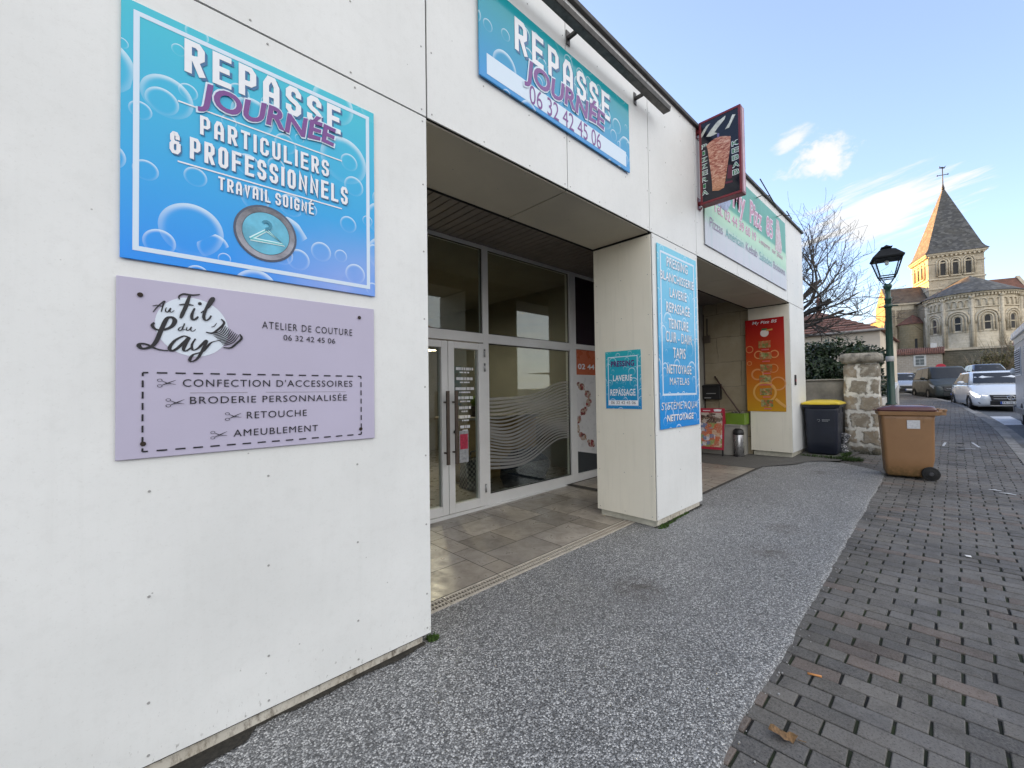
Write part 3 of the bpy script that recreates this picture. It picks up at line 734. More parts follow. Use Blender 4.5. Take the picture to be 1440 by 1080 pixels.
# gaskets
m = MB()
for a, b, c, d in ((.95, 3.335, 2.178, 3.255), (3.425, 5.06, 2.178, 3.255), (3.425, 5.06, .155, 2.062)):
    m.box(a, b, GY-.012, GY-.002, c, c+.012); m.box(a, b, GY-.012, GY-.002, d-.012, d); m.box(a, a+.012, GY-.012, GY-.002, c+.012, d-.012); m.box(b-.014, b, GY-.012, GY-.002, c+.012, d-.012)
m.build('gasket', BLACK, shop)
for xa, xb, side in ((2.255, 2.785, 'l'), (2.793, 3.330, 'r')):
    dm = MB(); w = .085
    dm.box(xa, xa+w, GY-.05, GY+.03, .035, 2.045); dm.box(xb-w, xb, GY-.05, GY+.03, .035, 2.045)
    dm.box(xa+w, xb-w, GY-.05, GY+.03, .035, .135); dm.box(xa+w, xb-w, GY-.05, GY+.03, 1.965, 2.045)
    door = dm.build('door', ALU, shop, bevel=.005)
    glazed(xa+w, xb-w, .135, 1.965, GY-.01, 'door_pane', GLASS, door)
    h = MB(); hx = xb-.055 if side == 'l' else xa+.055
    h.box(hx-.018, hx+.018, GY-.135, GY-.112, .62, 1.46)
    for z in (.75, 1.33): h.cyl((hx, GY-.112, z), (hx, GY-.05, z), .011, n=10)
    h.build('door_handle', plain('bronze handle', (.10, .075, .06), .4, .1, 20, metal=.3), door)
    if side == 'r':
        k = MB(); k.cyl((hx+.03, GY-.075, .98), (hx+.03, GY-.05, .98), .022, n=12); k.build('lock', BLACK, door)
        g = MB()
        for z in (.25, 1.75, 1.93): g.cyl((xb+.002, GY-.062, z-.05), (xb+.002, GY-.062, z+.05), .011, n=10)
        g.build('hinge', STEEL, door)
# lettering stuck on the door pane: a list of hours and prices in small white capitals, too small to read
ln = MB(); yy = GY-.0125
for i, (w, z) in enumerate(((.26, 1.71), (.25, 1.59), (.28, 1.47), (.24, 1.36), (.18, 1.24), (.17, 1.13), (.15, 1.01))):
    for k, (ww, hh, dzz) in enumerate(((w, .034, 0), (w*.6, .018, -.036))):
        x = 3.06-ww/2
        while x < 3.06+ww/2-.012:
            cw = random.uniform(.010, .018); ln.poly([(x, yy, z+dzz), (x+cw, yy, z+dzz), (x+cw, yy, z+dzz+hh), (x, yy, z+dzz+hh)]); x += cw+random.choice((.004, .004, .012))
ln.build('door_lettering', WHITEP, shop)
# sheets of paper taped to the glass
n1 = MB(); n1.box(2.965, 3.10, GY-.0145, GY-.0125, .60, .98); nb = n1.build('notice', plain('grey notice', (.35, .36, .38), .5, .3, 30), shop)
n2 = MB(); n2.box(2.975, 3.09, GY-.0165, GY-.0148, .76, .94); n2.build('red_notice', plain('red notice', (.42, .03, .07), .5, .3, 40), shop)
# frosted wave film on the big pane
fm = MB()
for i in range(21):
    z = .50+i*.0435; pts = []
    for k in range(33):
        x = 3.445+1.6*k/32; t = k/32
        pts.append((x, z+.16*t*(.4+.6*t)+.10*math.sin((t-.55)*5.2)*(.9-.02*i)+.02*math.sin(t*9+i*.3), .0145+.003*math.sin(t*5+i*.7)))
    for a, b in zip(pts, pts[1:]):
        fm.poly([(a[0], GY-.003, a[1]-a[2]), (b[0], GY-.003, b[1]-b[2]), (b[0], GY-.003, b[1]+b[2]), (a[0], GY-.003, a[1]+a[2])])
M = Mat('frosted film'); tr = M.n('ShaderNodeBsdfTransparent', {'Color': (.9, .9, .9, 1)}); M.set(Base_Color=(.34, .34, .33), Roughness=.6)
mx = M.n('ShaderNodeMixShader', {0: .62, 1: tr.outputs[0], 2: M.b.outputs[0]}); M.t.links.new(mx.outputs[0], M.o.inputs[0])
fm.build('frosted_film', M.m, shop)
# room behind the glass
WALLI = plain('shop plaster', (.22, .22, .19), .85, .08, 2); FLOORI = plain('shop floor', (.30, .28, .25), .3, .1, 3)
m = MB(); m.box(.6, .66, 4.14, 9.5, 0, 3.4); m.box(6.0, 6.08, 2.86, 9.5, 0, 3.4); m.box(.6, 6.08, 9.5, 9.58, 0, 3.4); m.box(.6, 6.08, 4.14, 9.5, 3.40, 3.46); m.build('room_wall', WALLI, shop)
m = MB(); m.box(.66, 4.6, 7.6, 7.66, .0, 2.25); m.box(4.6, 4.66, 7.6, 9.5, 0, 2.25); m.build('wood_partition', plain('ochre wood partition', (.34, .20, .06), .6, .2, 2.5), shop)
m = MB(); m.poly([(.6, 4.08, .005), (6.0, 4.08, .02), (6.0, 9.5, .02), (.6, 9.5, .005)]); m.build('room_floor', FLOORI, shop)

# porch of the second shop
m = MB(); m.box(9.43, 9.62, 2.85, 3.79, 0, 3.34); m.build('side_wall', m_stone('old ashlar', (.36, .30, .20), (.30, .25, .165), (.42, .36, .26), 1.2, .95, .52, (.12, .10, .07), .008, 1, .4), shop)
m = MB(); m.box(6.08, 9.62, 3.79, 3.95, 0, 3.34); m.build('back_wall', plain('shop two plaster', (.26, .25, .22), .8, .12, 2), shop)

# ---- things fixed to the front
bar = thing('sign_light_bar', 'long dark metal bar held on short arms above the upper blue shop sign', 'light bar', (4.1, 1.98, 4.4))
bm_ = MB()
prof = [(1.955, 4.335), (2.03, 4.335), (2.03, 4.352), (2.04, 4.378), (1.965, 4.405), (1.945, 4.378)]
bm_.rings([[(x, y, z) for y, z in prof] for x in (-1.5, 4.17)]); bm_.build('housing', DARKMET, bar, bevel=.004)
um = MB(); um.box(-1.48, 4.15, 1.962, 2.020, 4.3325, 4.3345); um.build('underside', plain('weathered tray', (.10, .09, .08), .5, .4, 14), bar)
for x in (-.5, .6, 1.65, 2.70, 3.76):
    a = MB(); a.box(x-.014, x+.014, 2.04, D-.008, 4.345, 4.373); a.box(x-.025, x+.025, D-.009, D-.003, 4.30, 4.42); a.build('arm', DARKMET, bar, bevel=.003)

# ---- signs
blue1 = Sign('wall_sign', 'large square blue bubble sign reading REPASSE JOURNÉE with a clothes-hanger emblem', (.003, D-.006, 1.955), .998, .995, m_bubbles('blue bubble print', 1, 1, 3.4), t=.006)
E_ = blue1; f_ = .027
u0, v1 = E_.uv(188, 11); u1, v0 = E_.uv(515.5, 402)
E_.frame('border', PALEP, .035, .97, .035, .962, .018, 1)
E_.block('title', WHITEP, 'REPASSE', (259, 101.3), (477.8, 153.7), lay=3, stroke=.175, shadow=BLUESH)
E_.textuv('script_outline', PALEP, 'JOURNÉE', .225, .800, .700, .806, 5, bold=.05, shear=.14, jit=.06, tilt=.045)
E_.textuv('script', PURPLE, 'JOURNÉE', .232, .793, .706, .800, 6, bold=.032, shear=.14, jit=.06, tilt=.045)
for a, b in (((250, 143.5), (480, 227)), ((249.5, 228), (480, 294))):
    p, q = E_.uv(*a), E_.uv(*b); E_.quad('rule', WHITEP, p[0], q[0], (p[1]+q[1])/2-.003, (p[1]+q[1])/2+.003, 2)
E_.block('lettering', WHITEP, 'PARTICULIERS', (280.8, 190), (461.3, 228), lay=4, stroke=.15, shadow=BLUESH, off=(.05, -.05))
E_.block('lettering', WHITEP, '& PROFESSIONNELS', (238, 215.3), (487.7, 265.6), lay=4, stroke=.15, shadow=BLUESH, off=(.05, -.05))
E_.block('lettering', WHITEP, 'TRAVAIL SOIGNÉ', (306.5, 267.3), (440.2, 287), lay=4, stroke=.145, shadow=BLUESH, off=(.05, -.05))
c = E_.uv(374, 329.5); rr = abs(E_.uv(418, 334)[0]-E_.uv(329.4, 320)[0])/2
CHROME = plain('printed silver ring', (.27, .28, .33), .25, .6, 5); TEALP = plain('printed teal lens', (.10, .44, .62), .2, .3, 7)
E_.disc('emblem', flat('ring shadow', (.05, .07, .12), .3), c, rr, 2, 40).disc('emblem_ring', CHROME, c, rr*.93, 3, 40, rr*.76).disc('emblem_lens', TEALP, c, rr*.74, 3, 40)
hk = [(c[0]-rr*.5, c[1]-rr*.30), (c[0]+.0, c[1]+rr*.12), (c[0]+rr*.55, c[1]-rr*.28), (c[0]-rr*.5, c[1]-rr*.30)]
hook = [(c[0], c[1]+rr*.10)]+[(c[0]+rr*.0+rr*.13*math.cos(R(a)), c[1]+rr*.30+rr*.13*math.sin(R(a))) for a in range(-90, 151, 30)]
E_.stroke('hanger', flat('printed hanger glow', (.62, .86, .88), .25), hk, rr*.13, 5).stroke('hanger_hook', flat('printed hook', (.02, .22, .34), .25), hook, rr*.10, 7)
E_.stroke('hanger_line', flat('printed hanger', (.10, .50, .56), .25), hk, rr*.045, 6)
blue1.done()

lav = Sign('wall_sign', 'lavender panel of a sewing workshop with dashed stitching and a thread-spool logo', (-.006, D-.006, 1.20), 1.0, .686, plain('lavender panel', (.47, .44, .57), .5, .03, 2), t=.005)
L_ = lav; INK = flat('black print', (.012, .012, .016), .45); MOON = flat('pale blue disc print', (.66, .73, .82), .45)
def lp(x, y): return L_.uv(160+x/6.545, 380+y/6.545)
def catmull(P, n=8):
    o = []
    for i in range(len(P)-1):
        a, b, c2, d = (Vector(P[max(0, min(len(P)-1, i+k))]) for k in (-1, 0, 1, 2))
        for j in range(n):
            t = j/n; o.append(.5*((2*b)+(c2-a)*t+(2*a-5*b+4*c2-d)*t*t+(3*b-a-3*c2+d)*t**3))
    return o+[Vector(P[-1])]
el = [lp(715+338*math.cos(2*math.pi*i/48), 525+40*math.cos(2*math.pi*i/48)+268*math.sin(2*math.pi*i/48)) for i in range(48)]
L_.poly('logo_disc', MOON, el, 1)
K = 0
def pen(P, w0, w1=None, lay=3):
    global K
    q = catmull(P, 7); n = len(q); w1 = w1 or w0; k = 1/6.545/FPX*D/.36   # pen width given in crop pixels
    pts = [lp(*v) for v in q]; ws = []
    for i in range(n):
        d = Vector(q[min(i+1, n-1)])-Vector(q[max(i-1, 0)]); dn = abs(d.y)/(d.length+1e-6)
        ws.append((w1+(w0-w1)*dn**1.5)*.00046*(.55+.45*min(1, 4*min(i, n-1-i)/n)))
    L_.stroke('logo_script', INK, pts, ws, lay, K); K = (K+1) % 9
pen([(360,388),(405,335),(466,286),(450,330),(436,386)], 12, 8); pen([(355,332),(400,325),(450,337)], 7)
pen([(482,345),(474,375),(494,388),(522,352),(514,378),(530,388),(556,372)], 11, 7)
pen([(604,272),(598,245),(640,222),(720,232),(792,226)], 12, 15); pen([(700,225),(664,330),(632,400),(612,445)], 30, 24); pen([(597,322),(660,316),(732,326)], 12)
pen([(742,352),(716,415),(722,455),(750,452),(775,428)], 24, 12); L_.disc('logo_dot', INK, lp(790,310), .0065, 3)
pen([(800,395),(868,345),(912,280),(908,256),(882,285),(836,385),(826,440),(846,464),(876,448),(894,420)], 24, 11)
pen([(640,520),(605,530),(593,554),(622,552),(650,492),(632,545),(664,545)], 10, 7); pen([(672,524),(668,552),(692,550),(712,524),(706,552),(726,562),(752,545)], 10, 7)
pen([(372,484),(352,510),(386,545),(450,552),(530,520),(560,468),(530,436),(486,450),(440,540),(392,650),(340,706),(268,722),(232,700),(246,678),(300,684),(400,728),(498,742)], 34, 16)
pen([(690,622),(640,608),(560,650),(512,715),(532,742),(580,722),(660,650),(690,622),(654,690),(640,732),(664,744),(706,716)], 28, 14)
pen([(750,632),(716,690),(728,736),(776,716),(850,646),(818,730),(768,812),(716,842),(698,822),(730,778),(810,752),(850,715),(888,672),(930,655),(985,645)], 26, 8)
pen([(985,452),(1012,490),(955,548),(905,580),(845,572)], 20, 14); pen([(1155,590),(1172,628),(1130,672),(1072,715),(1005,712)], 22, 14); pen([(892,525),(920,518),(944,488)], 7)
for i in range(10):
    t = i/9; a = Vector((1012,505)).lerp(Vector((1148,602)), t); b = Vector((898,586)).lerp(Vector((1006,694)), t)
    mid = (a+b)/2+Vector((16, 20)); pen([a, mid, b], 9, 8)
L_.text('lettering', INK, 'ATELIER DE COUTURE', (368, 461.8), (494.3, 463.8), space=1.22); L_.text('lettering', INK, '06 32 42 45 06', (398, 478.5), (470.5, 476.5), space=1.05)
for t, a, b in (("CONFECTION D'ACCESSOIRES", (256.7, 543.7), (494.6, 535.6)), ('BRODERIE PERSONNALISÉE', (266.8, 567.9), (487, 555)), ('RETOUCHE', (346.5, 588.5), (430.7, 576)), ('AMEUBLEMENT', (327.9, 613.9), (446.3, 597.3))):
    L_.text('lettering', INK, t, a, b, space=1.15)
for (x0, y0, x1, y1) in ((220, 544, 247, 533), (232, 572, 259, 560), (315.5, 591, 338.6, 579), (295, 617, 318.7, 605)):
    p, q = L_.uv(x0, y0), L_.uv(x1, y1); w = q[0]-p[0]; h = q[1]-p[1]
    A2 = lambda a, b: (p[0]+w*a, p[1]+h*b)
    for cy in (.12, .82):
        L_.disc('scissors', INK, A2(.16, cy), w*.14, 3, 16, w*.105, w*.10)
    L_.stroke('scissors', INK, [A2(.28, .22), A2(.55, .45), A2(1, .85)], [w*.03, w*.07, w*.02], 4); L_.stroke('scissors', INK, [A2(.28, .72), A2(.55, .45), A2(1, .30)], [w*.03, w*.06, w*.02], 5)
p, q = L_.uv(200.6, 524), L_.uv(507.2, 610.5); u0, u1, vt = p[0], q[0], p[1]; vb = L_.uv(200.6, 635)[1]; dw = .0058
n = 15; st = (u1-u0)/n
for i in range(n+1):
    a, b = max(u0, u0+i*st-.016), min(u1, u0+i*st+.016)
    for v in (vt, vb): L_.quad('stitching', INK, a, b, v-dw/2, v+dw/2, 2)
n = 7; st = (vt-vb)/n
for i in range(n+1):
    a, b = max(vb, vb+i*st-.013), min(vt, vb+i*st+.013)
    for u in (u0, u1): L_.quad('stitching', INK, u-dw/2, u+dw/2, a, b, 3)
for c in ((197, 415), (504.4, 447), (201, 624), (506.4, 603)): L_.disc('screw_hole', flat('rusty hole', (.03, .02, .015), .9), L_.uv(*c), .009, 4, 14)
a, b = L_.uv(267, 552.5), L_.uv(486, 549); L_.quad('scuff', flat('grey scuff', (.30, .28, .33), .8), a[0], a[0]+.2, a[1]-.0014, a[1]+.0014, 1).quad('scuff', flat('grey scuff', (.30, .28, .33), .8), a[0]+.27, b[0], a[1]-.001, a[1]+.001, 1)
lav.done()

up = Sign('fascia_sign', 'wide blue REPASSE JOURNÉE fascia sign with a phone number band under the dark bar', (1.735, D-.012, 3.545), 1.87, .67, m_bubbles('fascia bubble print', 1.87, .67, 3.2, top=(.02, .34, .38), bot=(.05, .30, .68), ex=0), t=.012)
up.block('title', WHITEP, 'REPASSE', (722, 70), (855, 136), lay=3, stroke=.165, shadow=BLUESH)
up.textuv('script_outline', PALEP, 'JOURNÉE', .405, 1.462, .196, .376, 5, bold=.05, shear=.14, jit=.05, tilt=.055); up.textuv('script', PURPLE, 'JOURNÉE', .417, 1.45, .207, .365, 6, bold=.03, shear=.14, jit=.05, tilt=.055)
p, q = up.uv(683, 105), up.uv(878.7, 215); up.quad('number_band', PALEP, p[0], q[0], p[1], q[1], 1)
up.text('number', PURPLE, '06 32 42 45 06', (743, 145), (843, 190.5), lay=2, bold=.0)
up.done()

def shadowed(sg, t, bl, tr, mat, sh, bold=.01, shear=0.0, part='lettering'):
    u0, v0 = sg.uv(*bl); u1, v1 = sg.uv(*tr); v0 = min(v0, v1-.02); hgt = v1-v0; o = hgt*.10
    if sh: sg.textuv(part+'_shadow', sh, t, u0+o, u1+o, v0-o*.6, v1-o*.6, 2, 0 if 'M' in t else bold+.01, shear, 1.08)
    sg.textuv(part, mat, t, u0, u1, v0, v1, 3, 0 if 'M' in t else bold, shear, 1.08)
pv = Sign('pillar_sign', 'tall narrow blue sign listing PRESSING, BLANCHISSERIE and other services on the pillar front', (4.130, D-.008, 1.02), .968, 1.975, m_bubbles('pillar bubble print', .968, 1.975, 3.6, top=(.16, .56, .74), bot=(.02, .25, .68), ex=0, rough=.06), t=.008)
pv.frame('border', PALEP, .055, .90, .355, 1.91, .022, 1)
GREYSH = flat('grey print shadow', (.10, .28, .45), .25)
for t, a, b in (('PRESSING', (936.2, 374.2), (965.3, 373.9)), ('BLANCHISSERIE', (927.3, 391.4), (973.8, 397.4)), ('LAVERIE', (940.5, 417.5), (964, 412.8)), ('REPASSAGE', (935.8, 437.6), (968.4, 433.6)), ('TEINTURE', (938.9, 461), (966.3, 453.7)),
                ('CUIR - DAIM', (935, 479.7), (970.6, 472)), ('TAPIS', (945.3, 503.3), (962.4, 491)), ('NETTOYAGE', (936.7, 525), (970.6, 514.7)), ('MATELAS', (940.8, 541), (967.7, 531.8))):
    shadowed(pv, t, a, b, WHITEP, GREYSH, .012)
shadowed(pv, 'SYSTÈME AQUA', (929, 577), (979, 563.5), WHITEP, BLUESH, .03, .12); shadowed(pv, 'NETTOYAGE', (936.7, 593), (974, 580), WHITEP, BLUESH, .03, .12)
pv.done()

sp = Sign('pillar_sign', 'small teal PRESSING LAVERIE REPASSAGE sign on the cream side of the middle pillar', (4.018, 2.705, 1.237), .442, .635, m_bubbles('small bubble print', .44, .635, 8, top=(.03, .40, .46), bot=(.02, .22, .52), ex=0), rotz=R(-90), t=.004)
sp.frame('border', PALEP, .035, .405, .035, .575, .009, 1)
shadowed(sp, 'PRESSING', (859.7, 516.3), (892.2, 506), flat('deep purple print', (.09, .012, .14), .25), None, .03, 0, 'title'); shadowed(sp, 'LAVERIE', (862.7, 536), (889.3, 526.7), WHITEP, None, .02); shadowed(sp, 'REPASSAGE', (859, 556.5), (894, 546.8), WHITEP, None, .02)
sp.quad('number_band', WHITEP, .035, .405, .042, .092, 2); sp.textuv('number', NAVYP, '06 32 42 45 06', .07, .375, .052, .083, 3)
sp.done()

M = Mat('menu board print'); o = M.sep(M.n('ShaderNodeTexCoord').outputs['Object'])
M.set(Base_Color=M.ramp(M.range(o[2], 0, 1.84), [(0, (.52, .27, .015)), (.35, (.50, .14, .012)), (.65, (.42, .035, .01)), (1, (.36, .008, .012))]), Roughness=.25)
mb_ = Sign('menu_board', 'tall red to orange menu board with a column of dish photos on the end pillar', (9.326, 2.90, .99), .682, 1.84, M.m, rotz=R(-90), t=.005)
def mq(x, y): return mb_.uv(1040+x/7.448, 440+y/7.448)
RING = flat('light orange ring print', (.60, .27, .10), .3); RING2 = flat('yellow ring print', (.66, .36, .10), .3)
for k, (x, y, r, w, mm) in enumerate(((105,385,38,.014,RING), (200,440,44,.02,RING), (365,430,42,.02,RING), (105,530,24,.012,RING), (190,645,62,.03,RING), (355,580,46,.014,RING), (405,740,72,.024,RING), (265,830,112,.035,RING2))):
    c = mq(x, y); r = r/7.448/72; mb_.disc('ring_print', mm, c, r, 1+.25*k, 40, r-w)
c = mq(392, 905); mb_.stroke('ring_print', RING2, catmull([mq(380, 900), mq(430, 945), mq(488, 985)], 6), .05, 3.5)
mb_.text('title', WHITEP, 'My Pizz 85', (1058, 457), (1092.4, 449), lay=4, bold=.01, shear=.2, jit=.05)
c = mq(262, 212); mb_.disc('logo', flat('cream print', (.70, .62, .58), .3), c, .075, 4)
mb_.stroke('logo_green', flat('green print', (.03, .14, .05), .3), [(c[0]-.05, c[1]+.075), (c[0]+.05, c[1]+.075)], .035, 5); mb_.stroke('logo_tan', flat('tan print', (.55, .30, .08), .3), [(c[0]+.03, c[1]+.05), (c[0]+.14, c[1]+.06)], .03, 5.5)
def m_food(nm, cols, seed):
    M = Mat(nm); v = M.n('ShaderNodeTexCoord').outputs['Object']; vo = M.n('ShaderNodeTexVoronoi', {'Vector': v, 'Scale': 26.0+seed}); n = M.noise(v, 40, 3, .7)
    col = M.ramp(M.sep(vo.outputs['Color'])[0], [(i/(len(cols)-1), c) for i, c in enumerate(cols)]); M.set(Base_Color=M.mix(M.range(n, .5, .8, 0, .6), col, (.02, .015, .01)), Roughness=.35); return M.m
foods = [m_food('pizza print', [(.40,.25,.10), (.45,.10,.04), (.10,.18,.04), (.5,.4,.2)], 1), m_food('dark dish print', [(.04,.04,.04), (.3,.3,.28), (.10,.12,.06), (.5,.5,.48)], 2), m_food('sandwich print', [(.45,.28,.12), (.55,.42,.25), (.12,.14,.04), (.7,.6,.45)], 3),
         m_food('burger print', [(.30,.14,.05), (.10,.05,.03), (.5,.3,.12), (.15,.2,.05)], 4), m_food('wrap print', [(.6,.42,.18), (.30,.12,.05), (.65,.55,.3), (.1,.06,.03)], 5), m_food('salad print', [(.12,.25,.04), (.6,.6,.5), (.25,.4,.08), (.5,.15,.08)], 6)]
REDP = flat('pink caption print', (.62, .14, .17), .3)
for i, (y, yc, xo) in enumerate(((330,385,262), (450,507,272), (575,633,280), (690,752,270), (825,880,278), (945,1003,290))):
    c = mq(xo, y); mb_.quad('dish_photo', foods[i], c[0]-.105, c[0]+.105, c[1]-.068, c[1]+.068, 4); c2 = mq(xo+5, yc)
    x = c2[0]-(.11 if i == 3 else .06)
    while x < c2[0]+(.11 if i == 3 else .06): mb_.quad('caption', REDP, x, x+.014, c2[1]-.012, c2[1]+.012, 4); x += .019
mb_.done()

M = Mat('pizzeria sign print'); o = M.sep(M.n('ShaderNodeTexCoord').outputs['Object']); v = M.n('ShaderNodeTexCoord').outputs['Object']
z = M.range(o[2], 0, 1.34)
col = M.ramp(z, [(0, (.58, .60, .68)), (.20, (.58, .62, .68)), (.30, (.42, .66, .50)), (.42, (.52, .74, .56)), (.50, (.40, .66, .48)), (.53, (.10, .36, .28)), (1, (.12, .38, .32))])
M.set(Base_Color=M.mix(M.range(M.noise(M.coord(scale=(8, 8, .6)), 1, 4, .6), .5, .8, 0, .3), col, (.22, .55, .50)), Roughness=.4); M.b.inputs['Specular IOR Level'].default_value = .2
my = Sign('fascia_sign', 'faded green and white pizzeria banner with pink lettering above the second porch', (5.395, D-.010, 3.275), 3.735, 1.27, M.m, t=.01)
def yq(x, y): return my.uv(985+x/7.711, 270+y/7.711)
PINK = flat('faded pink print', (.48, .18, .26), .3); GREYP = flat('faded violet print', (.22, .14, .24), .3); TEALT = flat('faded teal print', (.10, .36, .34), .3); PINKW = flat('pale pink print', (.72, .62, .68), .3)
for t, u0, u1, v0, v1 in (('My', 1.0, 1.52, .78, 1.12), ('Pizz', 1.72, 2.32, .76, 1.10), ('85', 2.55, 2.93, .77, 1.09)):
    my.textuv('title_outline', PINKW, t, u0-.02, u1+.02, v0-.02, v1+.02, 2, bold=.06, shear=.15); my.textuv('title', PINK, t, u0, u1, v0, v1, 3, bold=.01, shear=.15)
my.textuv('lettering_outline', PINKW, 'Tel. 02 44 39 60 19', .27, 2.0, .505, .645, 2, bold=.05); my.textuv('lettering', PINK, 'Tel. 02 44 39 60 19', .27, 2.0, .505, .645, 3)
my.textuv('lettering', PINK, 'à emporter', 2.15, 2.75, .53, .62, 3); my.textuv('lettering', PINK, 'sur place', 2.85, 3.5, .53, .62, 3)
for t, a, b, mm in (('Pizzas', .14, .58, GREYP), ('Américain', .68, 1.40, TEALT), ('Kebab', 1.50, 2.04, GREYP), ('Salades', 2.14, 2.80, TEALT), ('Boissons', 2.90, 3.62, GREYP)):
    my.textuv('dish_names_violet' if mm is GREYP else 'dish_names_teal', mm, t, a, b, .26, .39, 3, bold=.0, shear=.05)
kb = [(3.05,.62), (3.42,.62), (3.47,.75), (3.40,.98), (3.32,1.20), (3.16,1.20), (3.10,.95)]
my.poly('picture', m_food('faded meat print', [(.45,.25,.25), (.6,.5,.5), (.5,.33,.33), (.65,.58,.58)], 2), kb, 2)
my.poly('picture_left', plain('faded blue picture', (.24, .28, .42), .3, .4, 5), [(.18,.62), (.75,.62), (.92,.80), (.75,1.22), (.18,1.22)], 2)
my.done()

# two small wire lamps reaching over the banner
for lab, xx in (('thin wire sign lamp bent over the middle of the pizzeria banner', 7.45), ('thin wire sign lamp at the far end of the pizzeria banner', 8.55)):
    o_ = MB(); o_.tube([(xx, D-.002, 4.5), (xx, D-.12, 4.52), (xx+.02, D-.22, 4.47)], .007, 6); o_.tube([(xx-.42, D-.20, 4.60), (xx+.42, D-.24, 4.32)] if xx < 8 else [(xx-.16, D-.22, 4.50), (xx+.16, D-.22, 4.45)], .008, 6)
    tag(o_.build('sign_lamp', DARKMET, origin=Vector((xx, D, 4.5))), lab, 'lamp', 'wire lamps over the banner')

# projecting kebab light box
REDM = plain('red painted frame', (.17, .012, .02), .35, .2, 10)
kb = thing('projecting_sign', 'black kebab light box in a red frame sticking out on two brackets', 'sign', (5.22, D, 3.69))
KX, KT, KY0, KY1, KZ0, KZ1 = 5.20, .13, 1.61, 2.085, 3.70, 4.725
m = MB(); w = .028
m.box(KX, KX+KT, KY0, KY1, KZ0, KZ0+w); m.box(KX, KX+KT, KY0, KY1, KZ1-w, KZ1); m.box(KX, KX+KT, KY0, KY0+w, KZ0+w, KZ1-w); m.box(KX, KX+KT, KY1-w, KY1, KZ0+w, KZ1-w)
m.build('frame', REDM, kb, bevel=.004)
m = MB(); m.box(KX+.03, KX+KT-.03, KY0-.004, KY0-.001, KZ0+.02, KZ1-.02); m.build('edge_strip', plain('faded pink edge', (.50, .34, .40), .5, .2, 6), kb)
m = MB(); m.box(KX+.006, KX+KT-.006, KY0+w, KY1-w, KZ0+w, KZ1-w); m.build('face_panel', flat('black sign face', (.008, .009, .016), .12), kb)
for z in (KZ0+.03, KZ1-.10):
    b = MB(); b.box(KX+.045, KX+.085, KY1, D-.006, z, z+.04); b.box(KX+.02, KX+.11, D-.006, D-.002, z-.06, z+.09); b.tube([(KX+.06, KY1+.005, z-.03), (KX+.06, KY1+.02, z-.06), (KX+.06, D-.01, z-.05)], .008, 6); b.build('bracket', REDM, kb)
def ku(px_, py_): p = unproj(px_, py_, 0, KX); return p.y, p.z
def kpoly(m, pts, lay): m.poly([(KX+.005-lay*.0012, y, z) for y, z in pts])
def kq(x, y): return ku(960+x/6.75, 140+y/6.75)
GRN = flat('green print', (.02, .16, .06), .3)
gl, wl = MB(), MB()
def kletters(t, xs, y0, y1, x1):
    n = len(t)
    for i, ch in enumerate(t):
        ya = y0+(y1-y0)*i/n; yb = y0+(y1-y0)*(i+.82)/n; xo = (x1-xs)*i/n
        a = kq(x=xs[0]+xo if isinstance(xs, tuple) else xs+xo, y=yb); b = kq(x=(xs+60+xo), y=ya-8)
        for m, bold, e, lay in ((wl, .05, .006, 2), (gl, .0, 0, 3)):
            g, f = text_geo(ch, bold); base = len(m.v); ww = b[0]-a[0]; s = .35 if ch == 'I' else 1
            for x, z in g:
                xx = .5+(x-.5)*s; m.v.append((KX+.005-lay*.0012, a[0]-e*(-1)+(ww-2*e)*xx, a[1]-e+(b[1]-a[1]+2*e)*z))
            for q in f: m.face([base+k for k in q])
kletters('PIZZERIA', 168, 425, 925, 180); kletters('KEBAB', 468, 385, 728, 478)
wl.build('lettering_outline', WHITEP, kb); gl.build('lettering', GRN, kb)
def m_spit():
    M = Mat('spit meat print'); v = M.n('ShaderNodeTexCoord').outputs['Object']; n = M.noise(M.coord(scale=(1, 6, 17)), 2.0, 6, .68, 1.6); n2 = M.noise(M.coord(scale=(1, 9, 20)), 4, 3, .6)
    col = M.ramp(n, [(.30, (.07, .012, .010)), (.43, (.32, .08, .05)), (.52, (.52, .25, .17)), (.66, (.70, .50, .38))]); o = M.sep(v)
    col = M.mix(M.range(o[2], .72, .92, 0, .55), col, (.16, .03, .022)); col = M.mix(M.range(o[2], .35, .15, 0, .4), col, (.55, .30, .14)); M.set(Base_Color=col, Roughness=.3); return M.m
sm_ = MB(); left = [(235,470),(222,440),(260,400),(300,370),(345,350)]; right = [(400,345),(455,345),(452,420),(440,520),(425,620),(410,730),(392,835)]; bl = [(340,862),(282,866),(275,760),(262,660),(248,560)]
kpoly(sm_, [kq(x, y) for x, y in left+right+bl], 1); sm_.build('spit_picture', m_spit(), kb)
aw = MB()
for pts in ([(150,372),(195,290),(232,240),(262,225),(232,268),(190,345),(165,378)], [(222,352),(262,290),(300,240),(330,205),(405,150),(398,182),(340,255),(300,310),(330,318),(262,350)], [(400,282),(440,215),(470,140),(500,138),(470,200),(440,262)]):
    kpoly(aw, [kq(x, y) for x, y in pts], 1)
aw.build('stripe_picture', plain('grey white stripe print', (.55, .56, .50), .3, .3, 9), kb)
gw = MB(); kpoly(gw, [kq(x, y) for x, y in [(400,780),(470,765),(475,782),(405,800)]], 1); kpoly(gw, [kq(x, y) for x, y in [(432,620),(470,620),(466,745),(420,750)]], 1); gw.build('glow_picture', flat('dark red print', (.10, .012, .03), .3), kb)
gs = MB(); kpoly(gs, [kq(x, y) for x, y in [(325,322),(345,316),(345,352),(325,358)]], 1); gs.build('rod_picture', flat('violet print', (.16, .14, .30), .3), kb)
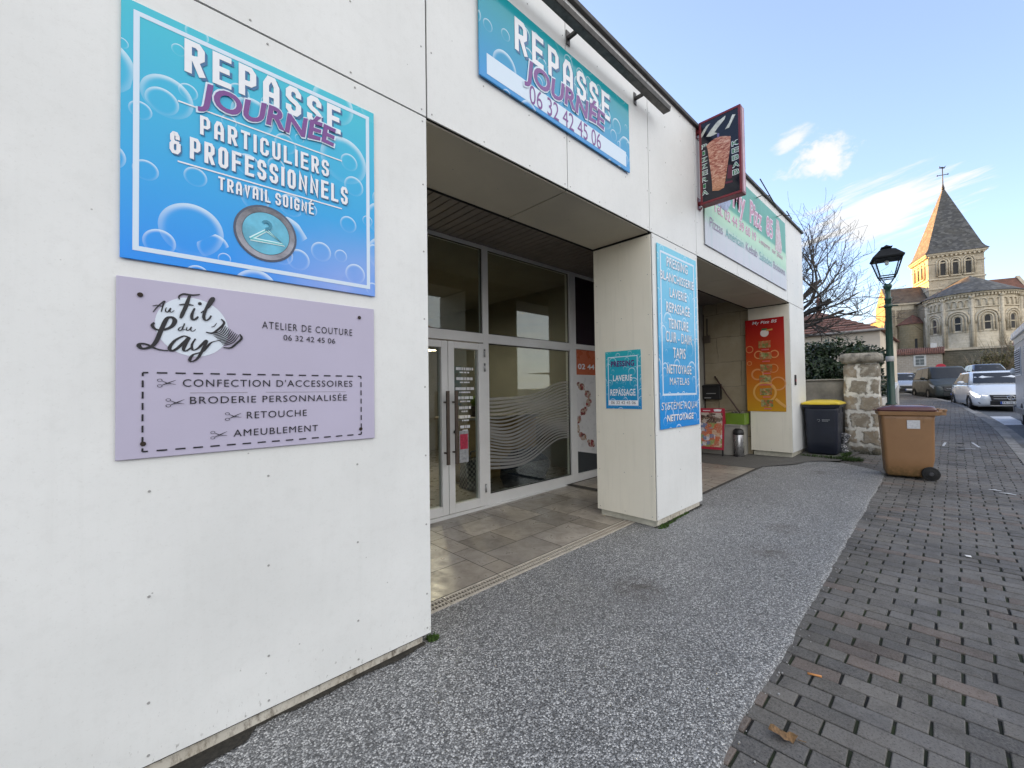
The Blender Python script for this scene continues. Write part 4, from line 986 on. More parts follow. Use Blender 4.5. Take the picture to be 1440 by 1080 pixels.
# orange window vinyl of the neighbouring shop
m = MB(); yv = GY-.004; m.poly([(5.225,yv,1.70), (6.0,yv,1.70), (6.0,yv,2.10), (5.225,yv,2.10)]); m.build('orange_vinyl', plain('orange vinyl', (.50, .13, .06), .3, .05, 3), shop)
m = MB(); m.poly([(5.225,yv,.50), (6.0,yv,.36), (6.0,yv,1.70), (5.225,yv,1.70)]); m.build('white_vinyl', plain('white vinyl', (.66, .66, .66), .3, .06, 4), shop)
m = MB(); m.poly([(5.225,yv,.155), (6.0,yv,.155), (6.0,yv,.36), (5.225,yv,.50)]); m.build('grey_vinyl', flat('dark grey vinyl', (.05, .055, .06), .25), shop)
m = MB()
g, f = text_geo('02 44 39', .02); b = len(m.v); m.v += [(5.29+.95*x*.72, yv-.002, 1.79+.085*z) for x, z in g]
for q in f: m.face([b+i for i in q])
m.build('vinyl_lettering', WHITEP, shop)
m = MB(); random.seed(3)
for i in range(26):
    t = i/25; c = (5.30+.22*math.sin(t*7)+.22*t, 1.55-1.0*t); r = .05+.035*math.sin(i*1.9)
    m.poly([(c[0]+r*math.cos(k*.523), yv-.0012-i*.00005, c[1]+r*.7*math.sin(k*.523)) for k in range(12)])
m.build('vinyl_shapes', m_food('abstract vinyl print', [(.5,.5,.5), (.30,.17,.09), (.55,.50,.42), (.28,.02,.03), (.05,.05,.05)], 1), shop)

# ================================================================ inside the laundry shop
ct = thing('counter', 'pale wooden shop counter standing behind the striped window film', 'counter', (4.3, 5.6, 0))
m = MB(); m.box(3.95, 5.6, 5.3, 5.36, .02, 1.0); m.box(3.95, 4.0, 5.36, 6.0, .02, 1.0); m.build('front_panel', plain('pale wood', (.42, .28, .14), .5, .2, 3), ct)
m = MB(); m.box(3.9, 5.65, 5.25, 6.05, 1.0, 1.04); m.build('top', plain('counter top', (.35, .32, .28), .4), ct, bevel=.006)
nb = MB(); random.seed(5)
prof = []
for k in range(9):
    t = k/8; ring = []
    for i in range(20):
        a = 2*math.pi*i/20; w = 1+.10*math.sin(5*a+k)+.06*mnoise.noise(Vector((math.cos(a)*2, math.sin(a)*2, k*.5)))
        s_ = (.92+.2*math.sin(t*math.pi))*(1 if t < .85 else .7-.4*(t-.85))
        ring.append((4.55+.40*s_*w*math.cos(a), 4.55+.24*s_*w*math.sin(a), .03+.50*t+.05*t*math.cos(2*a)))
    prof.append(ring)
nb.smooth = True; nb.rings(prof)
tag(nb.build('laundry_bag', plain('navy cloth', (.012, .016, .032), .9, .4, 20, .4), origin=Vector((4.55, 4.55, .02))), 'big slumped navy cloth bag on the shop floor behind the glass', 'bag')
M = Mat('plaid cloth'); v = M.n('ShaderNodeTexCoord').outputs['Object']; ck = M.n('ShaderNodeTexChecker', {'Vector': v, 'Scale': 26.0, 'Color1': (.05,.05,.06,1), 'Color2': (.28,.26,.24,1)}); M.set(Base_Color=ck.outputs[0], Roughness=.8)
m = MB(); m.hexa([(3.72,4.9,.02), (4.02,4.9,.02), (4.0,5.15,.02), (3.74,5.15,.02)], [(3.70,4.93,.44), (4.03,4.91,.47), (4.0,5.1,.45), (3.75,5.12,.43)]); m.tube([(3.78,4.95,.44), (3.82,4.95,.56), (3.92,4.95,.57), (3.95,4.95,.45)], .012, 6)
tag(m.build('checked_bag', M.m, bevel=.02, origin=Vector((3.86, 5, .02))), 'small black and white checked shopping bag on the floor beside the wooden counter', 'bag')
pl = thing('potted_plant', 'green long-leaved plant in a dark pot on the shop counter', 'plant', (4.35, 5.55, 1.04))
m = MB(); m.lathe([(.07,0), (.10,.16), (.105,.17), (.09,.165)], (4.35,5.55,1.04), 16); m.build('pot', BLACK, pl)
m = MB(); random.seed(9)
for i in range(26):
    a = random.uniform(0, 6.28); L = random.uniform(.22, .42); w = .022; d = Vector((math.cos(a), math.sin(a), 0)); s_ = Vector((-math.sin(a), math.cos(a), 0)); p = Vector((4.35,5.55,1.2)); pts = [p+d*L*t*.8+Vector((0,0,L*(1.3*t-.9*t*t))) for t in (0,.35,.7,1)]
    for k in range(3): w0, w1 = w*(1-abs(k/3-.4)), w*(1-abs((k+1)/3-.4)) if k < 2 else .001; m.poly([pts[k]-s_*w0, pts[k]+s_*w0, pts[k+1]+s_*w1, pts[k+1]-s_*w1])
m.build('leaves', plain('plant leaf', (.10, .17, .03), .4, .3, 9), pl)
# clothes rail with garments under covers
rl = thing('clothes_rail', 'steel clothes rail inside the shop behind the left door', 'rail', (2.5, 6.2, 0))
m = MB(); m.tube([(1.6,6.2,.02), (1.6,6.2,1.75)], .016, 8); m.tube([(3.5,6.2,.02), (3.5,6.2,1.75)], .016, 8); m.tube([(1.58,6.2,1.75), (3.52,6.2,1.75)], .016, 8); m.box(1.57,1.63,5.95,6.45,.015,.04); m.box(3.47,3.53,5.95,6.45,.015,.04); m.build('frame', STEEL, rl)
gcol = [('sand', (.45, .33, .18)), ('brown', (.20, .11, .05)), ('ochre', (.42, .25, .08)), ('cream', (.55, .48, .36)), ('grey', (.22, .20, .18))]
for i, (nm, c) in enumerate(gcol):
    x = 1.85+i*.36; g = MB(); g.smooth = True; rs = []
    for t, hw, dp in ((0,.05,.03), (.05,.20,.06), (.12,.25,.08), (.5,.22,.09), (.95,.26,.11), (1,.26,.11)):
        rs.append([(x+dp*math.cos(a)*1.3+.015*math.sin(a*6+i), 6.2+hw*math.sin(a), 1.68-1.0*t+.02*math.cos(3*a)) for a in [2*math.pi*k/20 for k in range(20)]])
    g.rings(rs); g.smooth = False; g.tube([(x,6.2,1.67), (x,6.2,1.74), (x,6.22,1.775), (x,6.24,1.76)], .005, 5)
    tag(g.build('garment', plain(nm+' garment', c, .85, .2, 8), origin=Vector((x, 6.2, 1.7))), nm+' coat hanging on the rail inside the shop', 'garment', 'garments hanging on the shop rail')
# lit ceiling lamps inside (the photograph shows the shop lit in warm light)
t = thing('pendant_lamp', 'small lit pendant lamp hanging inside the shop above the coats', 'lamp', (3.95, 6.35, 2.2))
x, y = 3.95, 6.35
m = MB(); m.lathe([(.03,.20), (.06,.18), (.17,.0), (.165,-.004), (.055,.17), (0,.18)], (x,y,2.2), 24); m.build('shade', flat('white lamp shade', (.6,.58,.5), .5), t)
m = MB(); m.tube([(x,y,2.39), (x,y,3.40)], .006, 6); m.build('cord', BLACK, t)
M = Mat('lit bulb'); M.set(Base_Color=(.8,.7,.5), Emission_Color=(1,.72,.38), Emission_Strength=1.6); d = MB(); d.ball((x,y,2.26), (.05,.05,.06), 12, 8); d.build('bulb', M.m, t)
l = bpy.data.lights.new('lamp_light', 'POINT'); l.shadow_soft_size = .06; l.energy = 16; l.color = (1, .82, .60); lo = bpy.data.objects.new('lamp_light', l); COL.objects.link(lo); lo.parent = t; lo.location = (0, 0, -.02)
# bright poster on the inside wall seen through the upper pane
m = MB(); m.box(4.75, 5.9, 9.0, 9.49, .02, 2.6); tag(m.build('wardrobe', plain('white cupboard', (.42, .40, .36), .5, .1, 2), bevel=.01, origin=Vector((5.3, 9.25, .02))), 'pale tall cupboard against the back wall of the shop', 'cupboard')

# ================================================================ second porch
post = thing('letter_box', 'black letter box fixed to the stone side wall of the second porch', 'letter box', (9.42, 3.6, 1.2))
m = MB(); m.box(9.30, 9.428, 3.42, 3.775, 1.225, 1.50); m.hexa([(9.28,3.41,1.50), (9.428,3.41,1.50), (9.428,3.785,1.50), (9.28,3.785,1.50)], [(9.30,3.42,1.535), (9.428,3.42,1.56), (9.428,3.775,1.56), (9.30,3.775,1.535)]); m.build('body', BLACK, post, bevel=.006)
m = MB(); m.box(9.296, 9.299, 3.50, 3.70, 1.345, 1.36); m.box(9.296, 9.299, 3.60, 3.74, 1.25, 1.268); m.build('sticker', plain('grey sticker', (.35, .35, .35), .5), post)
m = MB(); m.tube([(9.425,3.70,3.0), (9.425,3.70,2.62)], .018, 8); m.box(9.37, 9.428, 3.63, 3.77, 2.46, 2.62); tag(m.build('junction_box', plain('brown junction box', (.09, .07, .05), .6), bevel=.008, origin=Vector((9.42, 3.7, 2.5))), 'dark junction box with a pipe high on the stone porch wall', 'box')
m = MB(); m.tube([(9.425,3.775,.1), (9.425,3.775,3.1)], .012, 8); tag(m.build('pipe', plain('dark pipe', (.07,.055,.045), .6), origin=Vector((9.42, 3.77, .1))), 'thin dark vertical pipe in the inner corner of the second porch', 'pipe')
cab = thing('cabinet', 'low white cabinet against the stone wall of the second porch', 'cabinet', (9.2, 3.35, .06))
m = MB(); m.box(9.02, 9.425, 2.93, 3.72, .10, .70); m.build('body', plain('off white cabinet', (.34, .33, .30), .5, .1, 4), cab, bevel=.008)
m = MB(); m.box(9.0, 9.425, 2.92, 3.73, .70, .725); m.build('top', plain('off white cabinet', (.34, .33, .30), .5, .1, 4), cab, bevel=.004)
m = MB(); x0, x1, y0, y1, z0, z1 = 9.06, 9.36, 2.88, 3.24, .726, .95
m.box(x0, x1, y0, y1, z0, z0+.02)
m.box(x0, x0+.012, y0, y1, z0+.02, z1); m.box(x1-.012, x1, y0, y1, z0+.02, z1); m.box(x0+.012, x1-.012, y0, y0+.012, z0+.02, z1); m.box(x0+.012, x1-.012, y1-.012, y1, z0+.02, z1)
tag(m.build('crate', plain('lime green plastic', (.14, .24, .02), .45, .1, 5), origin=Vector((9.2, 3.06, .726))), 'lime green open crate on top of the white cabinet', 'crate')
m = MB(); random.seed(4)
for k in range(16): c = (random.uniform(9.10,9.32), random.uniform(2.94,3.2), .93+random.uniform(0,.04)); m.ball(c, (.035,.03,.02), 7, 5, .4)
tag(m.build('scraps', plain('brown paper scraps', (.16,.14,.12), .9, .5, 20), origin=Vector((9.2, 3.06, .93))), 'heap of crumpled brown paper lying in the lime green crate', 'paper')
m = MB(); m.tube([(9.16,2.98,.95), (9.30,3.30,1.36), (9.40,3.55,1.72)], .016, 8); tag(m.build('broom_handle', plain('dark wood stick', (.07, .04, .03), .6), origin=Vector((9.16, 2.98, .95))), 'dark brown stick leaning from the crate against the stone wall', 'stick')
pb = thing('pedal_bin', 'slim stainless steel pedal bin with a black lid beside the end pillar', 'bin', (9.02, 2.98, .09))
m = MB(); m.lathe([(.09,.02), (.098,.03), (.098,.44), (.095,.445)], (9.02,2.98,.09), 24); m.build('body', STEEL, pb)
m = MB(); m.lathe([(.10,.44), (.102,.47), (.09,.53), (.05,.56), (0,.565)], (9.02,2.98,.09), 24); m.build('lid', BLACK, pb)
m = MB(); m.lathe([(.103,.0), (.103,.03), (.09,.035)], (9.02,2.98,.09), 24); m.box(8.88, 8.94, 2.95, 3.01, .10, .115); m.build('base', BLACK, pb)
# A-frame menu board
ab = thing('a_frame_sign', 'small red A-frame board covered with food pictures in the second porch', 'sign', (8.95, 3.45, .08), R(-84), world=False)
M = Mat('food collage print'); v = M.n('ShaderNodeTexCoord').outputs['Object']; s3 = M.sep(v); vo = M.n('ShaderNodeTexVoronoi', {'Vector': v, 'Scale': 13.0}, distance='CHEBYCHEV'); cc = M.sep(vo.outputs['Color']); n = M.noise(v, 34, 4, .8)
top = M.ramp(cc[0], [(0,(.03,.02,.02)), (.4,(.10,.08,.06)), (.7,(.5,.45,.4)), (1,(.2,.06,.03))], 'CONSTANT'); low = M.ramp(cc[1], [(0,(.5,.15,.08)), (.25,(.12,.20,.38)), (.45,(.25,.33,.10)), (.62,(.6,.42,.3)), (.8,(.55,.12,.05)), (.9,(.6,.6,.65))], 'CONSTANT')
col = M.mix(M.range(s3[2], .66, .68), low, top); col = M.mix(M.range(n, .45, .65, 0, .75), col, M.ramp(M.noise(v, 55, 2, .6), [(.3,(.08,.06,.05)), (.5,(.5,.25,.15)), (.7,(.62,.60,.58))])); M.set(Base_Color=col, Roughness=.3)
def tilt(y0, z0, ang):
    return lambda x, d, z: (x, y0+d*math.cos(ang)+z*math.sin(ang), z0+z*math.cos(ang)-d*math.sin(ang))
for s_, y0, nm in ((1, -.16, 'front_leaf'), (-1, .16, 'rear_leaf')):
    T = tilt(y0, 0, s_*R(9)); pm_ = MB(); pm_.hexa([T(-.24,-.012*s_,.14), T(.24,-.012*s_,.14), T(.24,.012*s_,.14), T(-.24,.012*s_,.14)], [T(-.24,-.012*s_,.98), T(.24,-.012*s_,.98), T(.24,.012*s_,.98), T(-.24,.012*s_,.98)])
    lf = pm_.build(nm, plain('red board', (.40, .02, .05), .35, .1, 5), ab)
    if s_ == 1:
        q = MB(); q.poly([T(-.205,-.0145,.19), (T(.205,-.0145,.19)), T(.205,-.0145,.89), T(-.205,-.0145,.89)]); q.build('collage', M.m, lf)
        q = MB(); q.poly([T(.05,-.015,.915), T(.17,-.015,.915), T(.19,-.015,.955), T(.11,-.015,.965), T(.03,-.015,.955)]); q.poly([T(-.17,-.015,.925), T(-.03,-.015,.925), T(-.03,-.015,.94), T(-.17,-.015,.94)]); q.build('emblem', WHITEP, lf)
    q = MB()
    for x in (-.22, .22): q.hexa([T(x-.015,-.01,.0), T(x+.015,-.01,.0), T(x+.015,.01,.0), T(x-.015,.01,.0)], [T(x-.015,-.01,.15), T(x+.015,-.01,.15), T(x+.015,.01,.15), T(x-.015,.01,.15)])
    q.build('leg', BLACK, lf)
# entry phone on the end pillar
bp = thing('doorbell', 'small dark doorbell plate with a red mark on the end pillar front', 'doorbell', (9.62, D, 1.5))
m = MB(); m.box(9.58, 9.66, D-.02, D-.001, 1.50, 1.70); m.build('plate', BLACK, bp, bevel=.004)
m = MB(); m.box(9.59, 9.65, D-.0225, D-.0205, 1.57, 1.62); m.build('button', plain('red mark', (.4, .06, .08), .4), bp)
# slotted drain channel in front of the porch
dg = thing('drain_channel', 'slotted beige plastic drain channel along the front of the porch floor', 'drain', (2.7, 2.45, 0))
PLAS = plain('beige plastic grate', (.46, .42, .36), .5, .12, 9)
def zt(x): return G(x)+.020
m = MB()
for a, b in ((1.0, 1.66), (1.668, 2.18), (2.19, 2.95), (2.958, 4.06)):
    for y0, y1 in ((2.395, 2.410), (2.448, 2.456), (2.497, 2.512)): m.hexa([(a,y0,zt(a)-.02), (b,y0,zt(b)-.02), (b,y1,zt(b)-.02), (a,y1,zt(a)-.02)], [(a,y0,zt(a)), (b,y0,zt(b)), (b,y1,zt(b)), (a,y1,zt(a))])
    n = int((b-a)/.026)
    for i in range(n+1):
        x = a+.003+i*.026
        for y0, y1 in ((2.410, 2.448), (2.456, 2.497)): m.hexa([(x,y0,zt(x)-.018), (x+.007,y0,zt(x)-.018), (x+.007,y1,zt(x)-.018), (x,y1,zt(x)-.018)], [(x,y0,zt(x)-.001), (x+.007,y0,zt(x)-.001), (x+.007,y1,zt(x)-.001), (x,y1,zt(x)-.001)])
m.build('grate', PLAS, dg)
m = MB(); m.hexa([(1.0,2.39,-.15), (4.06,2.39,-.15), (4.06,2.515,-.15), (1.0,2.515,-.15)], [(1.0,2.39,zt(1)-.0205), (4.06,2.39,zt(4.06)-.0205), (4.06,2.515,zt(4.06)-.0205), (1.0,2.515,zt(1)-.0205)]); m.build('channel', plain('drain sludge', (.035,.03,.022), .95, .5, 30), dg)
m = MB(); m.hexa([(3.0,2.412,zt(3.0)-.016), (4.05,2.412,zt(4.05)-.016), (4.05,2.496,zt(4.05)-.016), (3.0,2.496,zt(3.0)-.016)], [(3.3,2.412,zt(3.3)-.0035), (4.05,2.412,zt(4.05)-.002), (4.05,2.496,zt(4.05)-.002), (3.3,2.496,zt(3.3)-.0035)]); m.build('silt', plain('dry silt', (.22,.18,.14), .95, .25, 40, .4), dg)
# ================================================================ street things
def moss(name, lab, spots, n, size, col, h=.03):
    """a clump of short grass blades and moss"""
    m = MB()
    for _ in range(n):
        cx, cy, rx, ry = random.choice(spots); a = random.uniform(0, 6.28); r = math.sqrt(random.random())
        x, y = cx+rx*r*math.cos(a), cy+ry*r*math.sin(a); z = G(x)+.012; d = random.uniform(0, 6.28); L = random.uniform(.4, 1)*h; w = size*random.uniform(.5, 1)
        t = Vector((math.cos(d), math.sin(d), 0)); s_ = Vector((-t.y, t.x, 0)); p = Vector((x, y, z)); q = p+t*L*.7+Vector((0, 0, L))
        m.poly([p-s_*w, p+s_*w, q+s_*w*.2, q-s_*w*.2])
    return stuff(m.build(name, plain(name+' green', col, .9, .5, 30)), lab, 'moss' if 'moss' in name else 'grass')
random.seed(21)
moss('moss', 'green moss growing along the foot of the middle pillar and the wall corner', [(4.3, 2.12, .16, .022), (4.13, 2.11, .10, .04), (4.6, 2.13, .2, .012), (1.36, 2.15, .035, .03)], 900, .006, (.05, .10, .015), .022)
moss('weeds', 'low green weeds in front of the yellow-lidded bin', [(9.72, 1.75, .10, .35), (9.75, 1.35, .12, .2), (10.2, 1.45, .3, .06)], 1500, .006, (.035, .07, .012), .07)
# dirt line along the wall foot
m = MB()
for x0, x1, y in ((-3.4, 1.30, 2.152), (4.02, 5.18, 2.155), (9.35, 10.45, 2.16)):
    n = int((x1-x0)/.05)
    for i in range(n):
        a, b = x0+i*.05, x0+(i+1)*.05; wa = lambda x: .028+.03*mnoise.noise(Vector((x*3.1, 7, 1)))+.02*mnoise.noise(Vector((x*17, 1, 1)))+(.05 if x < .45 else 0)
        m.poly([(a, y-max(.01, wa(a)), G(a)+.0195), (b, y-max(.01, wa(b)), G(b)+.0195), (b, y, G(b)+.022), (a, y, G(a)+.022)])
stuff(m.build('dirt', m_fine_asphalt('damp dirt', (.012,.011,.009), (.05,.045,.035), 60)), 'dark damp dirt gathered along the foot of the shop wall', 'dirt')

def wheelie(name, label, loc, rotz, body, lidm, rimm, wt=.58, dt=.735, ht=1.0, wb=.47, db=.50, group='wheelie bins on the pavement'):
    """local x = depth (handle at +x), y = width"""
    t = thing(name, label, 'bin', loc, rotz, group, world=False)
    def rr(z, d, w, x0, r=.05):
        P = []
        for cx, cy, a0 in ((x0+d-r, w/2-r, 0), (x0+r, w/2-r, 90), (x0+r, -w/2+r, 180), (x0+d-r, -w/2+r, 270)):
            for k in range(5): a = R(a0+22.5*k); P.append((cx+r*math.cos(a), cy+r*math.sin(a), z))
        return P
    m = MB(); m.smooth = True; m.rings([rr(.03, db-.05, wb-.04, .035), rr(.06, db, wb, .01), rr(.30, db+.05, wb+.035, -.0), rr(.88, dt-.10, wt-.05, -.03), rr(ht-.045, dt-.085, wt-.04, -.035)]); b = m.build('body', body, t)
    m = MB(); m.smooth = False; m.rings([rr(ht-.06, dt-.02, wt+.005, -.06, .03), rr(ht, dt+.02, wt+.04, -.07, .03)]); 
    m.box(dt-.09, dt-.01, -wt/2+.06, -wt/2+.11, ht-.055, ht+.03); m.box(dt-.09, dt-.01, wt/2-.11, wt/2-.06, ht-.055, ht+.03); m.cyl((dt-.02, -wt/2+.03, ht+.018), (dt-.02, wt/2-.03, ht+.018), .018, n=10)
    m.build('rim', rimm, t, bevel=.006)
    m = MB()
    for x in (.09, .14, dt-.30, dt-.25):
        for s in (1, -1): m.box(x, x+.014, s*(wt/2-.035)-.016, s*(wt/2-.035)+.016, ht-.16, ht-.06)
    m.build('rib', body, t)
    m = MB(); m.smooth = True; m.rings([rr(ht+.002, dt-.03, wt+.05, -.08, .04), rr(ht+.034, dt-.04, wt+.04, -.075, .05), rr(ht+.068, dt-.12, wt-.10, -.0, .08), rr(ht+.088, dt-.30, wt-.26, .09, .08)]); m.build('lid', lidm, t)
    m = MB(); m.box(-.115, -.06, -.16, .16, ht+.0, ht+.018); m.build('lid_grip', lidm, t, bevel=.006)
    m = MB(); m.cyl((db-.005, -wb/2-.06, .10), (db-.005, wb/2+.06, .10), .012, n=8); m.build('axle', STEEL, t)
    for s in (1, -1):
        y0 = s*(wb/2+.015); wm_ = MB(); wm_.smooth = True
        prof = [(.0, .0), (.07, .0), (.075, .006), (.085, .0), (.098, .008), (.10, .02), (.10, .045), (.09, .055), (0, .055)]
        wm_.rings([[(db-.005+r*math.cos(2*math.pi*i/24), y0+s*(.055-z), .10+r*math.sin(2*math.pi*i/24)) for i in range(24)] for r, z in prof[::-1 if s > 0 else 1]], cap=False)
        wh = wm_.build('wheel', RUBBER, t); h = MB(); h.cyl((db-.005, y0+s*.054, .10), (db-.005, y0+s*.060, .10), .03, .022, 14); h.build('hub', plain('bin hub', (.04,.04,.045), .5), wh)
    return t
M = Mat('tan bin plastic'); v = M.coord(); o = M.sep(M.n('ShaderNodeTexCoord').outputs['Object']); n = M.noise(v, 3, 5, .6); g = M.noise(v, 22, 5, .7)
col = M.ramp(n, [(.3, (.245, .130, .058)), (.7, (.29, .155, .070))]); al = M.math('MULTIPLY', M.range(o[2], .22, .03), M.range(g, .35, .6)); col = M.mix(M.math('MULTIPLY', al, .85), col, (.06, .055, .015)); M.set(Base_Color=col, Roughness=.45)
TANB = M.m; TANR = plain('tan bin rim', (.33, .185, .09), .4, .06, 4); MAROON = plain('maroon lid', (.085, .022, .022), .12, .1, 3)
brown = wheelie('wheelie_bin', 'tan wheelie bin with a glossy maroon lid standing on the pavers', (8.72, .79, G(8.7)+.002), R(-81), TANB, MAROON, TANR, dt=.69)
def sticker(t, x, z, w, h, mat, nm, y):
    q = MB(); q.poly([(x, y, z), (x, y, z+h), (x+w, y, z+h), (x+w, y, z)][::1 if y < 0 else 1]); return q.build(nm, mat, t)
q = MB(); q.hexa([(.26,-.2685,.745), (.40,-.2685,.745), (.40,-.262,.745), (.26,-.262,.745)], [(.26,-.2765,.87), (.40,-.2765,.87), (.40,-.27,.87), (.26,-.27,.87)]); q.build('sticker', plain('white paper label', (.60,.60,.62), .5, .15, 40), brown)
NAVY = plain('navy bin plastic', (.012, .016, .030), .42, .2, 4)
yel = wheelie('wheelie_bin', 'navy wheelie bin with a yellow lid standing against the end of the shop', (10.0, 1.80, G(9.9)+.01), R(0), NAVY, plain('yellow lid', (.62, .46, .03), .35, .05, 4), NAVY)
q = MB(); 
for z, w in ((.70, .12), (.675, .09)):
    y = -.02
    while y > -.02-w: q.poly([(-.032, y, z), (-.032, y-.010, z), (-.032, y-.010, z+.014), (-.032, y, z+.014)]); y -= .014
q.tube([(-.031, .035+.022*math.cos(a*.4), .692+.022*math.sin(a*.4)) for a in range(14)], .003, 4); q.build('printed_mark', plain('grey print', (.30,.32,.34), .5), yel)
# scrap propped between bin and gate pillar
random.seed(12); m = MB(); m.smooth = True
rs = []
for k in range(11):
    t = k/10; w = .055+.03*math.sin(t*9)+.02*math.sin(t*23); rs.append([(10.42+.05*math.cos(a)+.02*math.sin(t*11), 1.515+w*math.sin(a)+.02*math.sin(t*6), G(10.4)+.02+.40*t) for a in [6.283*i/12 for i in range(12)]])
m.rings(rs); M = Mat('patterned scrap'); v = M.n('ShaderNodeTexCoord').outputs['Object']; vo = M.n('ShaderNodeTexVoronoi', {'Vector': v, 'Scale': 30.0}); M.set(Base_Color=M.ramp(vo.outputs['Distance'], [(.25, (.62,.62,.62)), (.5, (.10,.10,.11))]), Roughness=.6)
tag(m.build('scrap', M.m, origin=Vector((10.42, 1.51, G(10.4)))), 'crumpled white and dark patterned scrap standing between the navy bin and the gate pillar', 'scrap')

# gate pillar and garden walls
def m_rubble():
    M = Mat('old gate pillar stone'); o = M.sep(M.n('ShaderNodeTexCoord').outputs['Object']); ob = M.n('ShaderNodeTexCoord').outputs['Object']
    n0 = M.math('ADD', M.noise(ob, 3.2, 3, .6), M.math('ADD', M.noise(ob, 8, 3, .6), M.math('MULTIPLY', M.noise(ob, 26, 4, .7), .55))); cv = M.n('ShaderNodeCombineXYZ', {0: M.math('ADD', M.math('ADD', o[1], o[0]), M.math('MULTIPLY', n0, .17)), 1: M.math('ADD', o[2], M.math('MULTIPLY', n0, .13))}).outputs[0]
    br = M.n('ShaderNodeTexBrick', {'Vector': cv, 'Color1': (.34,.27,.185,1), 'Color2': (.23,.20,.155,1), 'Mortar': (.74,.71,.64,1), 'Scale': 1.0, 'Mortar Size': .05, 'Mortar Smooth': .55, 'Brick Width': .33, 'Row Height': .33})
    n = M.noise(ob, 9, 7, .7); f = M.noise(ob, 45, 5, .75); b = M.noise(ob, 2.0, 4, .6)
    col = M.mix(M.range(n, .48, .68, 0, .6), br.outputs[0], (.66,.62,.54)); col = M.mix(M.range(f, .56, .75, 0, .6), col, (.09,.085,.07)); col = M.mix(M.range(b, .5, .7, 0, .6), col, (.16,.155,.14))
    low = M.math('MULTIPLY', M.range(o[2], .55, .0), M.range(n, .3, .55)); col = M.mix(M.math('MULTIPLY', low, .75), col, (.14,.135,.125)); col = M.mix(M.math('MULTIPLY', M.range(o[2], .16, .0), M.range(f, .3, .5)), col, (.03,.032,.02))
    M.set(Base_Color=col, Roughness=.95); M.bump(M.math('ADD', M.math('MULTIPLY', br.outputs[1], -.55), M.math('MULTIPLY', n, .8)), .9, .035); return M.m
RUB = m_rubble()
gpz = G(10.7)
gp_ = thing('gate_pillar', 'weathered square stone gate pillar with a worn cap between the bins and the lamp post', 'pillar', (10.95, 1.27, gpz))
def rough_box(m, x0, x1, y0, y1, z0, z1, n=7, amp=.02, seed=0, r=.03):
    """a stone block with uneven faces"""
    nz = max(3, int((z1-z0)/.09)); rs = []
    for k in range(nz+1):
        z = z0+(z1-z0)*k/nz; P = []; e = r if k in (0, nz) else 0
        pts = [(x0+e+(x1-x0-2*e)*i/n, y0+e) for i in range(n)]+[(x1-e, y0+e+(y1-y0-2*e)*i/n) for i in range(n)]+[(x1-e-(x1-x0-2*e)*i/n, y1-e) for i in range(n)]+[(x0+e, y1-e-(y1-y0-2*e)*i/n) for i in range(n)]
        for x, y in pts:
            v = Vector((x*4+seed, y*4, z*4)); P.append((x+amp*mnoise.noise(v), y+amp*mnoise.noise(v+Vector((9,0,0))), z+amp*.5*mnoise.noise(v+Vector((0,9,0)))))
        rs.append(P)
    m.smooth = True; m.rings(rs); m.smooth = False
m = MB(); rough_box(m, 10.70, 11.16, 1.0, 1.535, gpz-.2, 1.93, amp=.022); m.build('shaft', RUB, gp_)
m = MB(); rough_box(m, 10.64, 11.22, .955, 1.585, 1.93, 2.12, amp=.032, seed=4, r=.022); m.build('cap', plain('lichened cap stone', (.34,.31,.26), .95, .5, 9, .7, bdist=.03), gp_)
CONC = plain('stained concrete wall', (.26,.24,.205), .9, .38, 2.2, .4, bdist=.02)
gw = thing('garden_wall', 'stained grey concrete garden wall behind the navy bin', 'wall', (11.0, 2.2, .1)); m = MB(); rough_box(m, 10.92, 11.06, 1.53, 3.6, 0, 1.60, 12, .006); m.build('wall', CONC, gw); m = MB(); m.box(10.90, 11.08, 1.53, 3.6, 1.60, 1.625); m.build('coping', plain('wall coping', (.36,.34,.30), .9, .2, 5), gw)
PAINT = plain('dirty white render', (.52,.50,.46), .9, .25, 1.4, .25)
gw2 = thing('garden_wall', 'white rendered garden wall running along the pavement past the gate pillar', 'wall', (16, 1.3, .3)); m = MB()
xs = [11.17+.8*i for i in range(19)]
m.rings([[(x, wall_line(x)+.03, G(x)-.2), (x, wall_line(x)+.03, G(x)+1.0), (x, wall_line(x)+.23, G(x)+1.0), (x, wall_line(x)+.23, G(x)-.2)] for x in xs]); m.build('wall', PAINT, gw2)

# lamp post
GREEN = plain('dark green lamp paint', (.006, .040, .026), .35, .25, 12)
LX, LY = 11.42, .88; lz = G(LX)
lp_ = thing('street_lamp', 'old dark green street lamp with a four-sided lantern behind the tan bin', 'street lamp', (LX, LY, lz))
m = MB(); m.lathe([(.17,0), (.17,.05), (.15,.07), (.14,.30), (.155,.33), (.155,.36), (.13,.38), (.115,.55), (.10,.68), (.085,.78), (.105,.80), (.112,.825), (.105,.85), (.075,.875), (.07,.93), (.092,.945), (.092,.975), (.066,1.0), (.060,1.9), (.050,3.15), (.062,3.17), (.062,3.20), (.045,3.22), (.042,3.38), (.062,3.41), (.075,3.45), (.060,3.49), (.03,3.5)], (LX,LY,lz), 20); m.build('post', GREEN, lp_)
m = MB(); m.tube([(LX,LY-.15,lz+3.02), (LX,LY-.13,lz+3.03), (LX,LY+.13,lz+3.03), (LX,LY+.15,lz+3.02)], .014, 8); m.lathe([(.056,2.99), (.066,3.0), (.066,3.06), (.056,3.07)], (LX,LY,lz), 16); m.build('ladder_bar', GREEN, lp_)
m = MB(); m.lathe([(.064,1.86), (.067,1.865), (.067,1.965), (.064,1.97)], (LX,LY,lz), 20); m.build('band', plain('grey tape band', (.40,.40,.40), .5), lp_)
